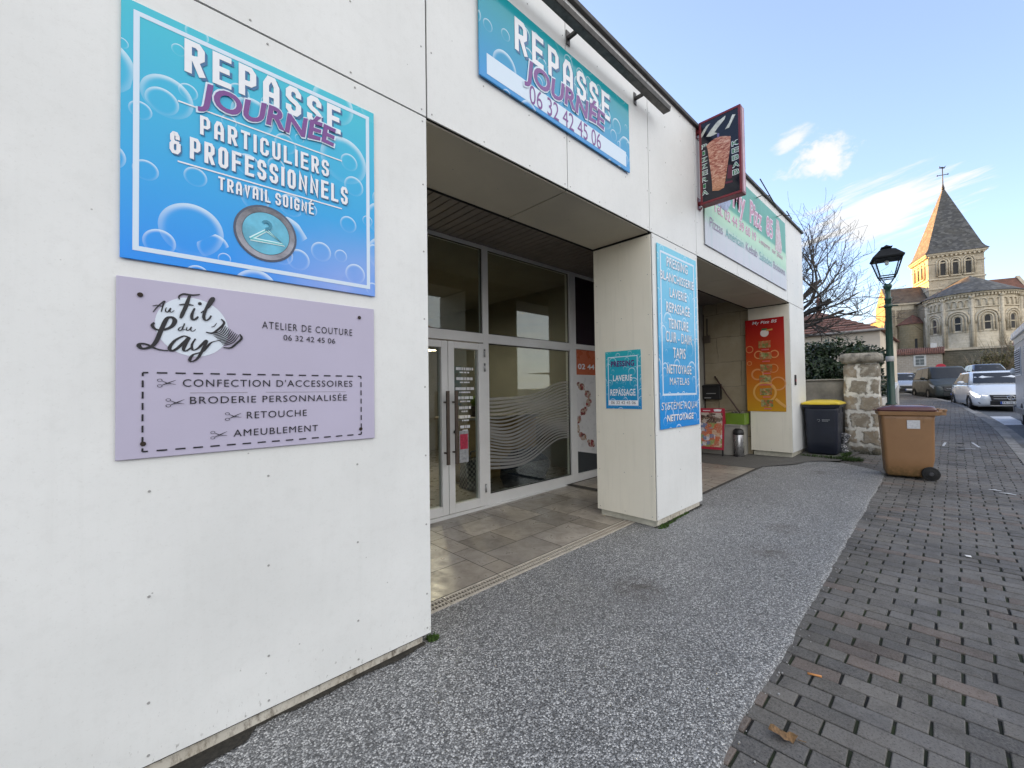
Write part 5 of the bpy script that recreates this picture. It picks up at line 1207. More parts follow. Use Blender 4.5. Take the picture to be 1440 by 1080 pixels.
ln_ = R(12); ca, sa = math.cos(ln_), math.sin(ln_)
def LQ(x, y, z): return (LX+x*ca-y*sa, LY+x*sa+y*ca, lz+z)
def sq(h, z): return [LQ(h,h,z), LQ(-h,h,z), LQ(-h,-h,z), LQ(h,-h,z)]
m = MB(); 
for i in range(4):
    b, t = sq(.125, 3.66), sq(.215, 4.02); m.tube([b[i], t[i]], .013, 6)
    for s_ in (sq(.125, 3.66), sq(.112, 3.62), sq(.215, 4.02)): m.tube([s_[i], s_[(i+1) % 4]], .012, 6)
    m.tube([LQ(0,0,3.48), tuple((Vector(LQ(0,0,3.5))+Vector(sq(.125,3.62)[i]))/2+Vector((0,0,-.03))), sq(.118, 3.64)[i]], .009, 6)
cage = m.build('lantern_frame', plain('black lantern paint', (.008,.009,.010), .65, .2, 10, spec=.2), lp_)
m = MB(); m.rings([sq(.122, 3.66), sq(.211, 4.02)], cap=False); m.build('lantern_glass', LAMPGLASS, lp_)
m = MB(); m.rings([sq(.24, 4.02), sq(.245, 4.05), sq(.15, 4.17), sq(.13, 4.20), sq(.10, 4.22), sq(.06, 4.235), sq(.052, 4.25), sq(.085, 4.262), sq(.09, 4.275), sq(.05, 4.29), sq(.022, 4.315), sq(.008, 4.33)]); m.build('lantern_roof', plain('black lantern paint', (.008,.009,.010), .65, .2, 10, spec=.2), lp_)
m = MB(); m.lathe([(.02,3.90), (.03,3.92), (.035,3.97), (.02,4.0), (.0,4.01)], (LX,LY,lz), 14); m.build('bulb', plain('frosted bulb', (.75,.75,.72), .3, .02, 3), lp_)

# litter
def leaf():
    m = MB(); x0, y0 = 2.015, .525; z = G(x0)+.004; random.seed(2); n = 9; A, B = [], []
    for i in range(n+1):
        t = i/n; w = .030*math.sin(math.pi*min(1, t*1.02))**.8*(1+.35*math.sin(t*17)); c = Vector((x0-.025+.045*t, y0+.045-.095*t, z+.012*math.sin(t*7)+.010)); s_ = Vector((.8, .45, 0)); A.append(c+s_*w+Vector((0,0,.018*abs(math.sin(t*5+1))))); B.append(c-s_*w+Vector((0,0,.012*abs(math.cos(t*6)))))
    for i in range(n): m.poly([B[i], B[i+1], A[i+1], A[i]])
    m.tube([(x0+.02,y0-.05,z+.008), (x0+.035,y0-.075,z+.004)], .0015, 5)
    tag(m.build('dead_leaf', plain('dry leaf', (.20,.115,.05), .8, .45, 60), origin=Vector((x0, y0, z))), 'curled dry brown leaf on the pavers in the foreground', 'leaf')
leaf()
m = MB(); m.cyl((2.545,.545,G(2.5)+.006), (2.565,.49,G(2.5)+.006), .005, n=10); tag(m.build('cigarette_butt', plain('orange filter paper', (.55,.24,.08), .7), origin=Vector((2.55,.51,G(2.5)))), 'orange cigarette butt on the pavers near the asphalt edge', 'cigarette butt')
def scrapq(lab, x, y, w, l, a, c=(.62,.64,.66)):
    m = MB(); z = G(x)+.005; ca, sa = math.cos(a), math.sin(a); q = lambda u, v, h: (x+u*ca-v*sa, y+u*sa+v*ca, z+h)
    m.smooth = True; m.poly([q(-l,-w,0), q(0,-w*.9,.008), q(0,w,.006), q(-l,w*.8,.002)]); m.poly([q(0,-w*.9,.008), q(l,-w*.6,.001), q(l*.9,w*.9,.004), q(0,w,.006)])
    tag(m.build('paper_scrap', plain('white paper', c, .8, .1, 30), origin=Vector((x, y, z))), lab, 'paper', 'paper scraps on the pavement')
scrapq('thin white paper strip on the pavers right of the bin wheel, far one', 8.32, -.33, .02, .06, 1.4); scrapq('thin white paper strip on the pavers right of the bin wheel, near one', 8.16, -.43, .02, .075, 1.25)
scrapq('tiny white crumb on the pavers in the middle of the pavement', 5.13, -.045, .018, .016, .3, (.75,.75,.75)); scrapq('short white sliver on the pavers at the right edge', 3.5, -.30, .006, .03, 2.2)
m = MB()
for x, y, l, w, a in ((12.9, -.28, .35, .018, .12), (12.75, .17, .30, .018, -.05), (12.3, -.16, .02, .10, 0)):
    ca, sa = math.cos(a), math.sin(a); m.poly([(x+u*ca-v*sa, y+u*sa+v*ca, G(x+u*ca-v*sa)+.006) for u, v in ((-l,-w), (l,-w), (l,w), (-l,w))])
structure(m.build('pavement_marking', ROADP))
m = MB()
for x in (12.0, 12.45, 13.0): m.lathe([(.05, .0), (.05, .006), (0, .007)], (x, -.07, G(x)+.003), 14)
structure(m.build('pavement_cover', flat('dark iron', (.02,.02,.02), .6)))
# small stones scattered on the asphalt edge
random.seed(31); m = MB()
for k in range(70):
    x = random.uniform(1.6, 8.5); y = apron_edge(x)-abs(random.gauss(0, .05)); r = random.uniform(.003, .007); m.ball((x, y, G(x)+.004), (r, r*.8, r*.7), 6, 4, .3)
stuff(m.build('gravel', plain('loose grit', (.30,.30,.30), .85, .4, 60)), 'loose grit crumbled along the edge of the asphalt strip', 'gravel')
# ================================================================ vehicles (local: front bumper at x = 0, car extends to +x, y = width, z up; heading -x)
_M = Mat('car glass').set(Base_Color=(.010,.016,.026), Roughness=.06); _M.b.inputs['Specular IOR Level'].default_value = .28; DGLASS = _M.m
CHR = plain('chrome', (.62,.63,.65), .12, .05, 8, metal=1)
def plate_geo(t, w=.52, h=.11):
    return text_geo(t, .01, 0, 1.15)
def wheel(t, x, y, r, side, rimm):
    m = MB(); m.smooth = True; n = 28; w = .20
    prof = [(r*.60, 0), (r*.66, -.008), (r*.90, -.008), (r, .02), (r, w-.02), (r*.9, w), (r*.5, w)]
    m.rings([[(x+rr*math.cos(6.2832*i/n), y-side*d, r+rr*math.sin(6.2832*i/n)) for i in range(n)] for rr, d in prof], cap=False); wh = m.build('wheel', RUBBER, t)
    q = MB(); yo = y-side*.012
    for k in range(10):
        a = 6.2832*k/10; c, s = math.cos(a), math.sin(a); p = lambda rr, o: (x+rr*c-o*s, yo, r+rr*s+o*c)
        b = lambda rr, o: (x+rr*c-o*s, yo-side*.03, r+rr*s+o*c)
        q.hexa([p(r*.1,-.018), p(r*.62,-.022), p(r*.62,.022), p(r*.1,.018)], [b(r*.1,-.018), b(r*.62,-.022), b(r*.62,.022), b(r*.1,.018)])
    q.cyl((x, yo+side*.006, r), (x, yo-side*.03, r), r*.18, n=14); q.rings([[(x+rr*math.cos(6.2832*i/n), yo-side*d, r+rr*math.sin(6.2832*i/n)) for i in range(n)] for rr, d in ((r*.63,.0), (r*.58,.0), (r*.58,.05))], cap=False)
    q.build('rim', rimm, wh)
    d = MB(); d.cyl((x, y-side*.07, r), (x, y-side*.09, r), r*.62, n=20); d.build('brake_shadow', BLACK, wh)
def car(name, label, loc, yaw, paint, L=4.36, W=1.79, H=1.56, r=.32, hood=.98, nose=.72, belt=.98, x_ws=(1.02, 1.78), x_rw=(3.75, 4.25), axles=(.88, 3.58), grille='bars', plate=None, lights=True, rimm=None, fog=True, roofrail=False, wslo=None, cat='car', group='cars queueing along the kerb'):
    t = thing(name, label, cat, loc, yaw, group, world=False); hw = W/2
    # lower body: stations front to rear (x, half width, top z, bottom z)
    st = [(.0, hw*.62, nose*.70, .30), (.03, hw*.80, nose*.82, .22), (.12, hw*.92, nose*.96, .19), (.30, hw*.975, nose*1.06, .18), (.62, hw, nose*1.06+(hood-nose*1.06)*.52, .18), (x_ws[0], hw, hood, .18), (x_ws[0]+.5, hw, belt, .19), (L*.5, hw, belt*1.005, .19), (L*.72, hw, belt*1.02, .19), (L*.88, hw*.985, belt*1.03, .20), (L-.12, hw*.94, belt*1.02, .24), (L, hw*.82, belt*.93, .36)]
    m = MB(); m.smooth = True; rs = []
    for x, w, zt, zb in st:
        half = [(w*.86, zb), (w*.965, zb+.05), (w*.985, zb+(zt-zb)*.30), (w, zb+(zt-zb)*.55), (w*.985, zb+(zt-zb)*.76), (w*.955, zb+(zt-zb)*.91), (w*.87, zb+(zt-zb)*.985), (w*.55, zt+.015), (w*.2, zt+.028)]
        rs.append([(x, y, z) for y, z in half]+[(x, -y, z) for y, z in reversed(half)])
    m.rings(rs)
    # greenhouse
    (a0, a1), (b0, b1) = x_ws, x_rw; wb_, wr = hw*.90, hw*.70; zr = H
    def ring(f, z):
        w = wb_+(wr-wb_)*f; fa = a0+(a1-a0)*f; fb = b1+(b0-b1)*f; c = .10
        return [(fa, -w*.55, z), (fa+c*.3, -w*.86, z), (fa+c*1.6, -w, z)]+[(fa+(fb-fa)*k/4, -w, z) for k in (1,2,3)]+[(fb-c*1.2, -w, z), (fb-c*.3, -w*.84, z), (fb, -w*.5, z), (fb, w*.5, z), (fb-c*.3, w*.84, z), (fb-c*1.2, w, z)]+[(fa+(fb-fa)*k/4, w, z) for k in (3,2,1)]+[(fa+c*1.6, w, z), (fa+c*.3, w*.86, z), (fa, w*.55, z)]
    g = [ring(0, belt-.02), ring(.5, belt+(zr-belt)*.52), ring(.88, zr-.075), ring(1.0, zr-.03)]
    top = [(a1+.16+(x-a1)*(b0-a1-.30)/(b0-a1) if True else x, y*.86, zr) for x, y, z in ring(1.0, zr)]
    m.rings(g+[top]); body = m.build('body', paint, t)
    def gp(f, s, out=.008): return None
    zl, zh = belt+.03, zr-.085; fl, fh = .05, .86
    def P(f, x, w, z): return (x, w, z)
    def edge(f): return a0+(a1-a0)*f, b1+(b0-b1)*f, wb_+(wr-wb_)*f
    (fa, ra, wa), (fb, rb, wb2) = edge(fl), edge(fh); e = .012
    q = MB(); q.smooth = True; rows = []
    for k in range(5):
        f = fl+(fh-fl)*k/4; xf, xr, w = edge(f); z = zl+(zh-zl)*k/4; rows.append([(xf-e+dx, y*w, z+.006) for y, dx in ((-.90,.035), (-.72,.012), (-.4,0), (0,-.004), (.4,0), (.72,.012), (.90,.035))])
    b = len(q.v)
    for rr in rows: q.v += rr
    for k in range(4):
        for i in range(6): q.face([k*7+i, (k+1)*7+i, (k+1)*7+i+1, k*7+i+1])
    ws = q.build('windscreen', DGLASS, t)
    rm = MB(); rm.box(a1-.12, a1-.08, -.11, .11, zr-.20, zr-.14); rm.build('mirror_inside', BLACK, t, bevel=.01)
    q = MB(); xf, xr, w = edge(.9); q.smooth = False
    q.poly([(ra-.02,-wa*.8,zl), (ra-.02,wa*.8,zl), (rb-.0,wb2*.8,zh), (rb-.0,-wb2*.8,zh)]); q.build('rear_window', DGLASS, t)
    for s in (1, -1):
        def sw(x0, x1, x2, x3, nm):
            q = MB(); q.poly([(x0, s*(wa+e), zl), (x1, s*(wa+e), zl), (x2, s*(wb2+e), zh), (x3, s*(wb2+e), zh)][::s]); q.build(nm, DGLASS, t)
        mid = (fa+ra)/2
        sw(fa+.30, mid-.03, mid-.03, fb+.20, 'side_window'); sw(mid+.03, ra-.35, rb-.30, mid+.03, 'side_window')
        q = MB(); q.ball((a0+.55, s*(hw+.07), belt+.06), (.08, .11, .07), 12, 8); q.box(a0+.50, a0+.60, s*(hw-.08)-.02, s*(hw-.08)+.06, belt-.01, belt+.05); q.build('wing_mirror', paint if grille != 'dark' else BLACK, t)
        q = MB(); q.box(a0+.9, L*.78, s*hw*.985-.012, s*hw*.985+.012, .22, .26); q.build('sill', BLACK, t)
        q = MB()
        for x in (mid-.35, mid+.62): q.box(x, x+.17, s*(hw*.99)-.012, s*(hw*.99)+.018, belt-.13, belt-.105)
        q.build('door_handle', paint, t)
        for x in axles:
            a = MB(); a.smooth = True; n = 22; yo = s*(hw+.004)
            a.rings([[(x+rr*math.cos(math.pi*i/n*1.16-.25), yo-s*d, r+rr*math.sin(math.pi*i/n*1.16-.25)) for i in range(n+1)] for rr, d in ((r*1.20, .03), (r*1.17, .0), (r*1.0, .02), (r*.98, .22))], close=False, cap=False); a.build('wheel_arch', BLACK, t)
            wheel(t, x, s*(hw+.006), r, s, rimm or STEEL)
    HL = Mat('headlight glass').set(Base_Color=(.32,.34,.36), Roughness=.08, Emission_Color=(1,.98,.94), Emission_Strength=.42 if lights else 0).m
    for s in (1, -1):
        q = MB(); q.smooth = True
        for k in range(6):
            pass
        pts = []
        A = [(.075, .60, nose*.86), (.11, .74, nose*.90), (.22, .88, nose*.96), (.42, .965, nose*1.05), (.62, .985, nose*1.14)]
        B = [(.055, .60, nose*.77), (.08, .75, nose*.74), (.17, .915, nose*.78), (.36, .985, nose*.93), (.60, .995, nose*1.09)]
        o = .022
        for (x, w, z), (x2, w2, z2) in zip(A, B): pts.append(((x-o, s*(w*hw+o*.6), z+.01), (x2-o, s*(w2*hw+o*.6), z2)))
        for p, n_ in zip(pts, pts[1:]): q.poly([p[1], n_[1], n_[0], p[0]][::-s])
        hl = q.build('headlight', HL, t)
        if lights:
            em = Mat('lit headlamp').set(Base_Color=(.9,.9,.9), Emission_Color=(1,.97,.92), Emission_Strength=1.6).m
            d = MB(); d.ball((.11, s*hw*.80, nose*.815), (.04, .085, .045), 12, 8); d.build('lit_lens', em, hl)
        if fog:
            q = MB(); q.hexa([(.01, s*hw*.60, .33), (.06, s*hw*.86, .30), (.12, s*hw*.90, .40), (.02, s*hw*.62, .42)], [(.10, s*hw*.60, .33), (.16, s*hw*.84, .30), (.2, s*hw*.86, .40), (.12, s*hw*.62, .42)]); q.build('air_intake', BLACK, t)
    zg0, zg1 = nose*.60, nose*.92
    q = MB(); q.hexa([(-.035, -hw*.52, zg0), (-.035, hw*.52, zg0), (.09, hw*.52, zg0), (.09, -hw*.52, zg0)], [(.015, -hw*.56, zg1), (.015, hw*.56, zg1), (.14, hw*.56, zg1), (.14, -hw*.56, zg1)]); q.build('grille', BLACK, t, bevel=.012)
    q = MB(); q.box(-.02, .06, -hw*.56, hw*.56, .245, .40); q.build('lower_grille', BLACK, t, bevel=.012)
    if grille == 'bars':
        q = MB()
        for f in (.30, .72):
            z = zg0+(zg1-zg0)*f; x = -.048+.05*f; q.box(x, x+.02, -hw*.47, hw*.47, z-.016, z+.016)
        q.build('chrome_bar', CHR, t, bevel=.004)
        c = (zg0+zg1)/2; x = -.052
        q = MB(); q.smooth = True; q.tube([(x, .085*math.cos(6.2832*i/24), c+.085*math.sin(6.2832*i/24)) for i in range(25)], .011, 6)
        for a in (90, 210, 330): q.tube([(x, 0, c), (x, .08*math.cos(R(a)), c+.08*math.sin(R(a)))], [.014, .004], 5)
        q.build('emblem', CHR, t)
        q = MB(); q.box(-.012, .03, -hw*.95*.6, hw*.95*.6, .20, .235); q.build('front_lip', CHR, t, bevel=.006)
    else:
        q = MB(); z = (zg0+zg1)/2; q.box(-.04, -.01, -hw*.44, hw*.44, z-.012, z+.012); q.build('chrome_bar', CHR, t)
    q = MB(); q.box(-.058, -.035, -.26, .26, .285, .385) if plate else q.box(-.058, -.035, -.26, .26, .285, .385); pl = q.build('number_plate', plain('white plate', (.72,.73,.74), .35, .02, 4), t)
    q = MB(); q.poly([(-.0595, .26, .287), (-.0595, .215, .287), (-.0595, .215, .383), (-.0595, .26, .383)]); q.poly([(-.0595, -.215, .287), (-.0595, -.26, .287), (-.0595, -.26, .383), (-.0595, -.215, .383)]); q.build('plate_band', flat('blue plate band', (.02,.07,.40), .4), pl)
    if plate:
        gg, ff = plate_geo(plate); q = MB(); b = len(q.v); q.v += [(-.0605, .195-.39*x, .30+.07*z) for x, z in gg]
        for f in ff: q.face([b+i for i in f])
        q.build('plate_lettering', INK, pl)
    return t
WHITECAR = plain('white car paint', (.66,.68,.69), .15, .02, 2, coat=.8)
car('parked_car', 'white hatchback with a barred chrome grille, nearest in the queue of cars', (23.55, -1.40, G(23.6)-.125), R(9), WHITECAR, plate='FA-106-GA', nose=.68, hood=1.02, belt=1.04, x_ws=(1.05, 1.85), x_rw=(3.7, 4.28))
GREENCAR = plain('dark green grey car paint', (.020,.027,.026), .42, .05, 2, coat=.12)
car('parked_car', 'tall dark green-grey van-like car second in the queue behind the white hatchback', (31.1, -.12, G(31)-.13), R(14), GREENCAR, L=4.38, W=1.84, H=1.82, hood=1.14, nose=.80, belt=1.13, x_ws=(.86, 1.62), x_rw=(4.05, 4.34), axles=(.86, 3.58), grille='line', lights=False, r=.325)
SILVER = plain('silver car paint', (.30,.32,.36), .2, .04, 2, metal=.3, coat=.8)
car('parked_car', 'silver hatchback with lit headlights, farthest left in the queue of cars', (37.6, 1.95, G(37.6)-.13), R(17), SILVER, L=4.35, W=1.84, H=1.49, hood=.95, nose=.64, belt=.96, grille='line')
DARKC = plain('dark blue car paint', (.012,.016,.035), .15, .05, 2, coat=.8)
car('parked_car', 'dark car of which only the roof and windscreen show between the two nearest cars', (41.5, -1.9, G(41.5)+.12), R(10), DARKC, H=1.62, belt=1.05, hood=1.05, nose=.8, grille='line', lights=False)

# camper van at the right edge
CW = plain('camper white', (.66,.67,.68), .3, .03, 2); CG = plain('camper grey', (.36,.37,.38), .35, .06, 3)
cv = thing('camper_van', 'white and grey camper van cut off by the right edge of the photo', 'camper van', (17.4, -2.35, G(17.5)-.12))
cz = G(17.5)-.12; y1, y0 = -1.325, -3.45
m = MB(); m.rings([[(x, y1-i, z) for x, z in ((14.0,.45), (20.42,.50), (20.50,.9), (20.46,2.25), (20.30,2.62), (14.4,2.66), (13.8,1.9))] for i in (0, .04, 2.0, 2.1)]); 
for i, v in enumerate(m.v): m.v[i] = (v[0], v[1], v[2]+cz)
m.build('body', CG, cv, bevel=.05, seg=3)
m = MB(); rs = [[(x, y, z+cz) for y, z in ((y1+.06,2.60), (y1+.06,2.78), (y1-.04,2.90), (y0+.04,2.90), (y0-.06,2.78), (y0-.06,2.60))] for x in (13.9, 20.35, 20.62)]; rs[2] = [(x, y, z-.10*(z > 2.7+cz)) for x, y, z in rs[2]]; m.rings(rs); m.build('roof', CW, cv, bevel=.03, seg=3)
m = MB(); m.box(14.2, 20.44, y1-.006, y1+.012, cz+2.42, cz+2.60); m.build('side_stripe', plain('cream stripe', (.50,.47,.40), .4), cv)
def louvre(x0, x1, z0, z1):
    w = MB(); w.box(x0-.05, x1+.05, y1, y1+.016, cz+z0-.05, cz+z1+.05); f = w.build('window', CW, cv, bevel=.01)
    p = MB(); p.box(x0, x1, y1+.0165, y1+.019, cz+z0, cz+z1); p.build('pane', flat('dark blind gap', (.05,.05,.055), .7, .1), f)
    s_ = MB(); n = 11
    for k in range(n): z = z0+(z1-z0)*(k+.2)/n; s_.box(x0+.01, x1-.01, y1+.0195, y1+.024, cz+z, cz+z+.028)
    s_.build('blind', plain('grey blind', (.50,.51,.53), .5), f)
louvre(18.7, 20.18, 1.50, 2.22); louvre(15.4, 17.6, 1.50, 2.22)
m = MB(); m.box(18.0, 20.62, y1-.02, y1+.03, cz+.34, cz+.52); m.box(20.4, 20.68, y0-.02, y1+.05, cz+.34, cz+.56); m.build('bumper', plain('dark grey bumper', (.10,.105,.11), .5), cv, bevel=.04, seg=3)
m = MB(); m.box(20.50, 20.56, y1-.22, y1-.03, cz+.85, cz+1.15); m.box(20.42, 20.60, y1-.03, y1+.02, cz+2.44, cz+2.53); m.build('rear_light', plain('red lens', (.30,.015,.03), .2), cv)
m = MB(); m.ball((20.50, y1+.04, cz+1.62), (.05,.06,.10), 10, 8); m.build('marker_lamp', CW, cv)
for x in (18.85, 15.0):
    for s, yy in ((1, y1+.0), (-1, y0)):
        w = MB(); w.smooth = True; n = 28; r = .34
        w.rings([[(x+rr*math.cos(6.2832*i/n), yy-s*d, cz+r+rr*math.sin(6.2832*i/n)) for i in range(n)] for rr, d in ((.02,.01), (r*.6,.0), (r*.66,-.01), (r*.92,-.01), (r,.02), (r,.20), (r*.9,.22))], cap=False); wh = w.build('wheel', RUBBER, cv)
        h = MB(); h.cyl((x, yy-s*.004, cz+r), (x, yy+s*.012, cz+r), r*.55, r*.5, 20); h.build('hubcap', STEEL, wh)

# ================================================================ red-roofed house
TILES = Mat('red roof tile'); v = TILES.coord(); o = TILES.sep(TILES.n('ShaderNodeTexCoord').outputs['Object']); n = TILES.noise(v, 1.6, 6, .7); f = TILES.noise(v, 12, 4, .7)
wv = TILES.math('FRACT', TILES.math('MULTIPLY', o[2], 4.2)); col = TILES.ramp(n, [(.3, (.11,.058,.042)), (.55, (.20,.088,.062)), (.75, (.28,.13,.09))]); col = TILES.mix(TILES.range(f, .52, .72, 0, .6), col, (.07,.06,.05)); col = TILES.mix(TILES.range(wv, .18, .0, 0, .75), col, (.02,.016,.014)); TILES.set(Base_Color=col, Roughness=.9); TILES.bump(wv, .6, .06); TILES = TILES.m
hs = thing('house', 'pale house with a weathered red tiled pyramid roof behind the dark ivy bush', 'house', (33, 6.4, G(33)))
WALLH = plain('pale house render', (.60,.51,.40), .9, .10, .8, .2)
hx0, hx1, hy0, hy1, hz0, hz1 = 28.5, 37.5, 2.55, 10.6, G(29)-.3, 4.42
m = MB(); m.box(hx0, hx1, hy0, hy1, hz0, hz1); m.build('wall', WALLH, hs)
m = MB(); ap = Vector((33, 5.9, 6.35)); ov = .18
c4 = [Vector((hx0-ov,hy0-ov,hz1-.02)), Vector((hx1+ov,hy0-ov,hz1-.02)), Vector((hx1+ov,hy1+ov,hz1-.02)), Vector((hx0-ov,hy1+ov,hz1-.02))]
for k in range(4):
    a, b = c4[k], c4[(k+1) % 4]; nseg = 11
    for i in range(nseg):                                         # stepped tile courses
        t0, t1 = i/nseg, (i+1)/nseg; up_ = Vector((0,0,.05))
        p0, p1 = a.lerp(ap, t0)+up_, b.lerp(ap, t0)+up_; q0, q1 = a.lerp(ap, t1), b.lerp(ap, t1)
        m.poly([p0, p1, q1, q0]); m.poly([p0-up_, p1-up_, p1, p0])
m.poly(c4[::-1]); rf = m.build('roof', TILES, hs)
m = MB(); m.lathe([(.14,-.1), (.14,.25), (.20,.30), (.20,.36), (.11,.42), (.09,.60), (.15,.68), (.16,.80), (.06,.90), (.03,1.02), (0,1.05)], tuple(ap), 12); m.build('finial', plain('terracotta finial', (.22,.10,.08), .8, .2, 6), rf)
m = MB(); m.tube([(hx0-ov-.05,hy0-ov,hz1-.01), (hx0-ov-.05,hy1+ov,hz1-.01)], .06, 8); m.build('gutter', plain('grey gutter', (.22,.21,.20), .5), hs)
w = MB(); w.box(hx0-.02, hx0+.04, 4.6, 5.7, 2.2, 3.5); wf = w.build('window', plain('white window frame', (.70, .70, .69), .35, .05, 3), hs); p = MB(); p.box(hx0-.026, hx0-.0205, 4.68, 5.62, 2.28, 3.42); p.build('pane', DGLASS, wf)

# ================================================================ foliage
def leaf_mat(name, d, l, gl=.45):
    M = Mat(name); at = M.n('ShaderNodeAttribute', attribute_name='tint'); M.set(Base_Color=at.outputs['Color'], Roughness=gl); M.b.inputs['Specular IOR Level'].default_value = .35; return M.m
def leaf_cloud(m, c, r, n, size, cols, seed, shell=.55, flat_=1.0):
    rnd = random.Random(seed); c = Vector(c)
    for _ in range(n):
        d = Vector((rnd.gauss(0,1), rnd.gauss(0,1), rnd.gauss(0,1))).normalized(); f = shell+(1-shell)*rnd.random()
        f *= 1+.45*mnoise.noise(d*2.4+c)
        p = c+Vector((d.x*r[0], d.y*r[1], d.z*r[2]))*f
        nn = (d+Vector((rnd.gauss(0,.6), rnd.gauss(0,.6), rnd.gauss(0,.6)))).normalized(); a = nn.orthogonal().normalized(); b = nn.cross(a); s = size*rnd.uniform(.55, 1.2); th = rnd.random()*6.28
        u = a*math.cos(th)+b*math.sin(th); w = nn.cross(u); k = rnd.random(); q = rnd.uniform(.75, 1.2)
        m.col = tuple((x0+(x1-x0)*k)*q for x0, x1 in zip(*cols))
        m.poly([p-u*s, p-u*s*.1+w*s*.5+nn*s*.12, p+u*s, p-u*s*.1-w*s*.5+nn*s*.12])
IVY = leaf_mat('dark ivy leaf', None, None, .4)
bush = thing('bush', 'dark green ivy bush hanging over the concrete wall beside the gate pillar', 'bush', (12.2, 2.2, .3))
m = MB(); cols = ((.010,.022,.010), (.035,.060,.024)); random.seed(8)
for k, (c, r, n) in enumerate((((11.9,2.55,1.55),(.7,.75,.75),1700), ((12.2,1.95,1.75),(.65,.6,.50),1500), ((12.6,1.50,1.75),(.55,.42,.45),1100), ((12.0,2.5,1.0),(.6,.7,.6),1100), ((11.7,2.0,1.5),(.35,.4,.32),600), ((12.5,2.75,1.9),(.6,.5,.45),900), ((13.1,1.25,1.35),(.5,.24,.55),700), ((12.9,1.35,1.9),(.45,.22,.35),500), ((12.4,1.5,2.2),(.5,.35,.28),700), ((12.3,2.1,2.35),(.6,.6,.25),800), ((12.9,1.22,2.15),(.5,.18,.25),500))):
    leaf_cloud(m, c, r, n, .055, cols, k, .35)
for k in range(26):
    c = (random.uniform(11.6,12.9), random.uniform(1.35,2.9), random.uniform(1.9,2.5)); leaf_cloud(m, c, (.16,.14,.18), 26, .05, ((.014,.03,.012), (.05,.08,.03)), 90+k, .1)
m.build('foliage', IVY, bush)
m = MB()
for k in range(12): x, y = random.uniform(11.8,12.6), random.uniform(1.6,2.7); m.tube([(x,y,.2), (x+random.uniform(-.2,.2),y+random.uniform(-.2,.2),1.0), (x+random.uniform(-.4,.4),y+random.uniform(-.4,.4),1.9)], [.03,.02,.008], 6)
m.build('stem', plain('ivy stem', (.06,.045,.03), .9), bush)

# bare tree
BARK = plain('dark bare bark', (.085,.072,.062), .9, .3, 8)
def grow(m, p, d, L, r, lvl, rnd, tips):
    n = 4 if lvl < 4 else 3; pts = [p.copy()]; rr = [r]; q = p.copy(); dd = d.copy()
    for i in range(n):
        dd = (dd+Vector((rnd.gauss(0,.18), rnd.gauss(0,.18), rnd.gauss(0,.14)+(.13 if lvl >= 2 else .02)))).normalized(); q = q+dd*L/n; pts.append(q.copy()); rr.append(r*(1-.42*(i+1)/n))
    m.tube(pts, [max(.0038, x) for x in rr], 7 if lvl < 2 else 5 if lvl < 4 else 3)
    if lvl >= 5: return
    k = (4, 4, 4, 4, 3)[lvl]
    for i in range(k):
        t = .35+.65*(i+rnd.random()*.6)/k if lvl else .75+.25*i/k; t = min(t, 1); j = min(int(t*n), n-1); s = pts[j].lerp(pts[j+1], t*n-j)
        a = dd.orthogonal().normalized(); a.rotate(__import__('mathutils').Quaternion(dd, rnd.random()*6.28)); ang = rnd.uniform(.45, 1.05)
        nd = (dd*math.cos(ang)+a*math.sin(ang)); nd.z = nd.z*.8+.05; nd.normalize()
        grow(m, s, nd, L*rnd.uniform(.55, .78), rr[j+1]*rnd.uniform(.55, .75), lvl+1, rnd, tips)
tr = thing('bare_tree', 'leafless tree with fine upturned twigs spreading out behind the end of the shop', 'tree', (16.6, 4.75, G(16.6)))
m = MB(); tb = Vector((16.6,4.75,G(16.6)-.1)); m.tube([tb, tb+Vector((.05,-.05,1.2)), tb+Vector((0,-.2,2.4)), tb+Vector((.0,-.35,3.1))], [.27,.20,.17,.16], 10); m.build('trunk', BARK, tr)
m = MB(); rnd = random.Random(11)
base = tb+Vector((0,-.33,3.05))
for d, L, r in (((-.15,-.95,.30),2.3,.085), ((.4,-.85,.50),2.2,.07), ((-.45,-.75,.75),2.2,.075), ((.05,-.60,.95),2.3,.08), ((-.1,-.35,1),2.2,.07), ((-.7,.2,.8),1.8,.08), ((.6,.3,.8),1.8,.07), ((.1,.9,.6),1.7,.07), ((-.15,-1,.02),1.7,.07)):
    grow(m, base, Vector(d).normalized(), L, r, 1, rnd, [])
m.build('crown', BARK, tr)
# ================================================================ church (local frame: e = towards the street, r = right, measured from the tower centre)
ST1 = m_stone('pale church ashlar', (.60,.51,.37), (.50,.42,.30), (.68,.60,.47), 1.6, .8, .36, (.36,.31,.23), .012, 2, .55)
ST2 = m_stone('weathered tower stone', (.52,.44,.32), (.43,.36,.255), (.60,.52,.40), 1.6, .75, .34, (.26,.22,.16), .012, 2, .55)
STR = m_stone('rough brown rubble', (.30,.235,.155), (.24,.185,.12), (.38,.31,.22), 1.2, .45, .22, (.36,.31,.24), .03, 2, .6)
SLATE = Mat('dark slate'); v = SLATE.coord(); o = SLATE.sep(SLATE.n('ShaderNodeTexCoord').outputs['Object']); vo = SLATE.n('ShaderNodeTexVoronoi', {'Vector': SLATE.coord(scale=(2.6,2.6,4.2)), 'Scale': 1.0}); n = SLATE.noise(v, .6, 5, .7)
col = SLATE.ramp(SLATE.sep(vo.outputs['Color'])[0], [(0, (.038,.038,.040)), (.6, (.070,.070,.072)), (1, (.135,.133,.128))]); col = SLATE.mix(SLATE.range(n, .45, .7, 0, .6), col, (.085,.08,.065)); SLATE.set(Base_Color=col, Roughness=.75); SLATE = SLATE.m
STONESPIRE = SLATE
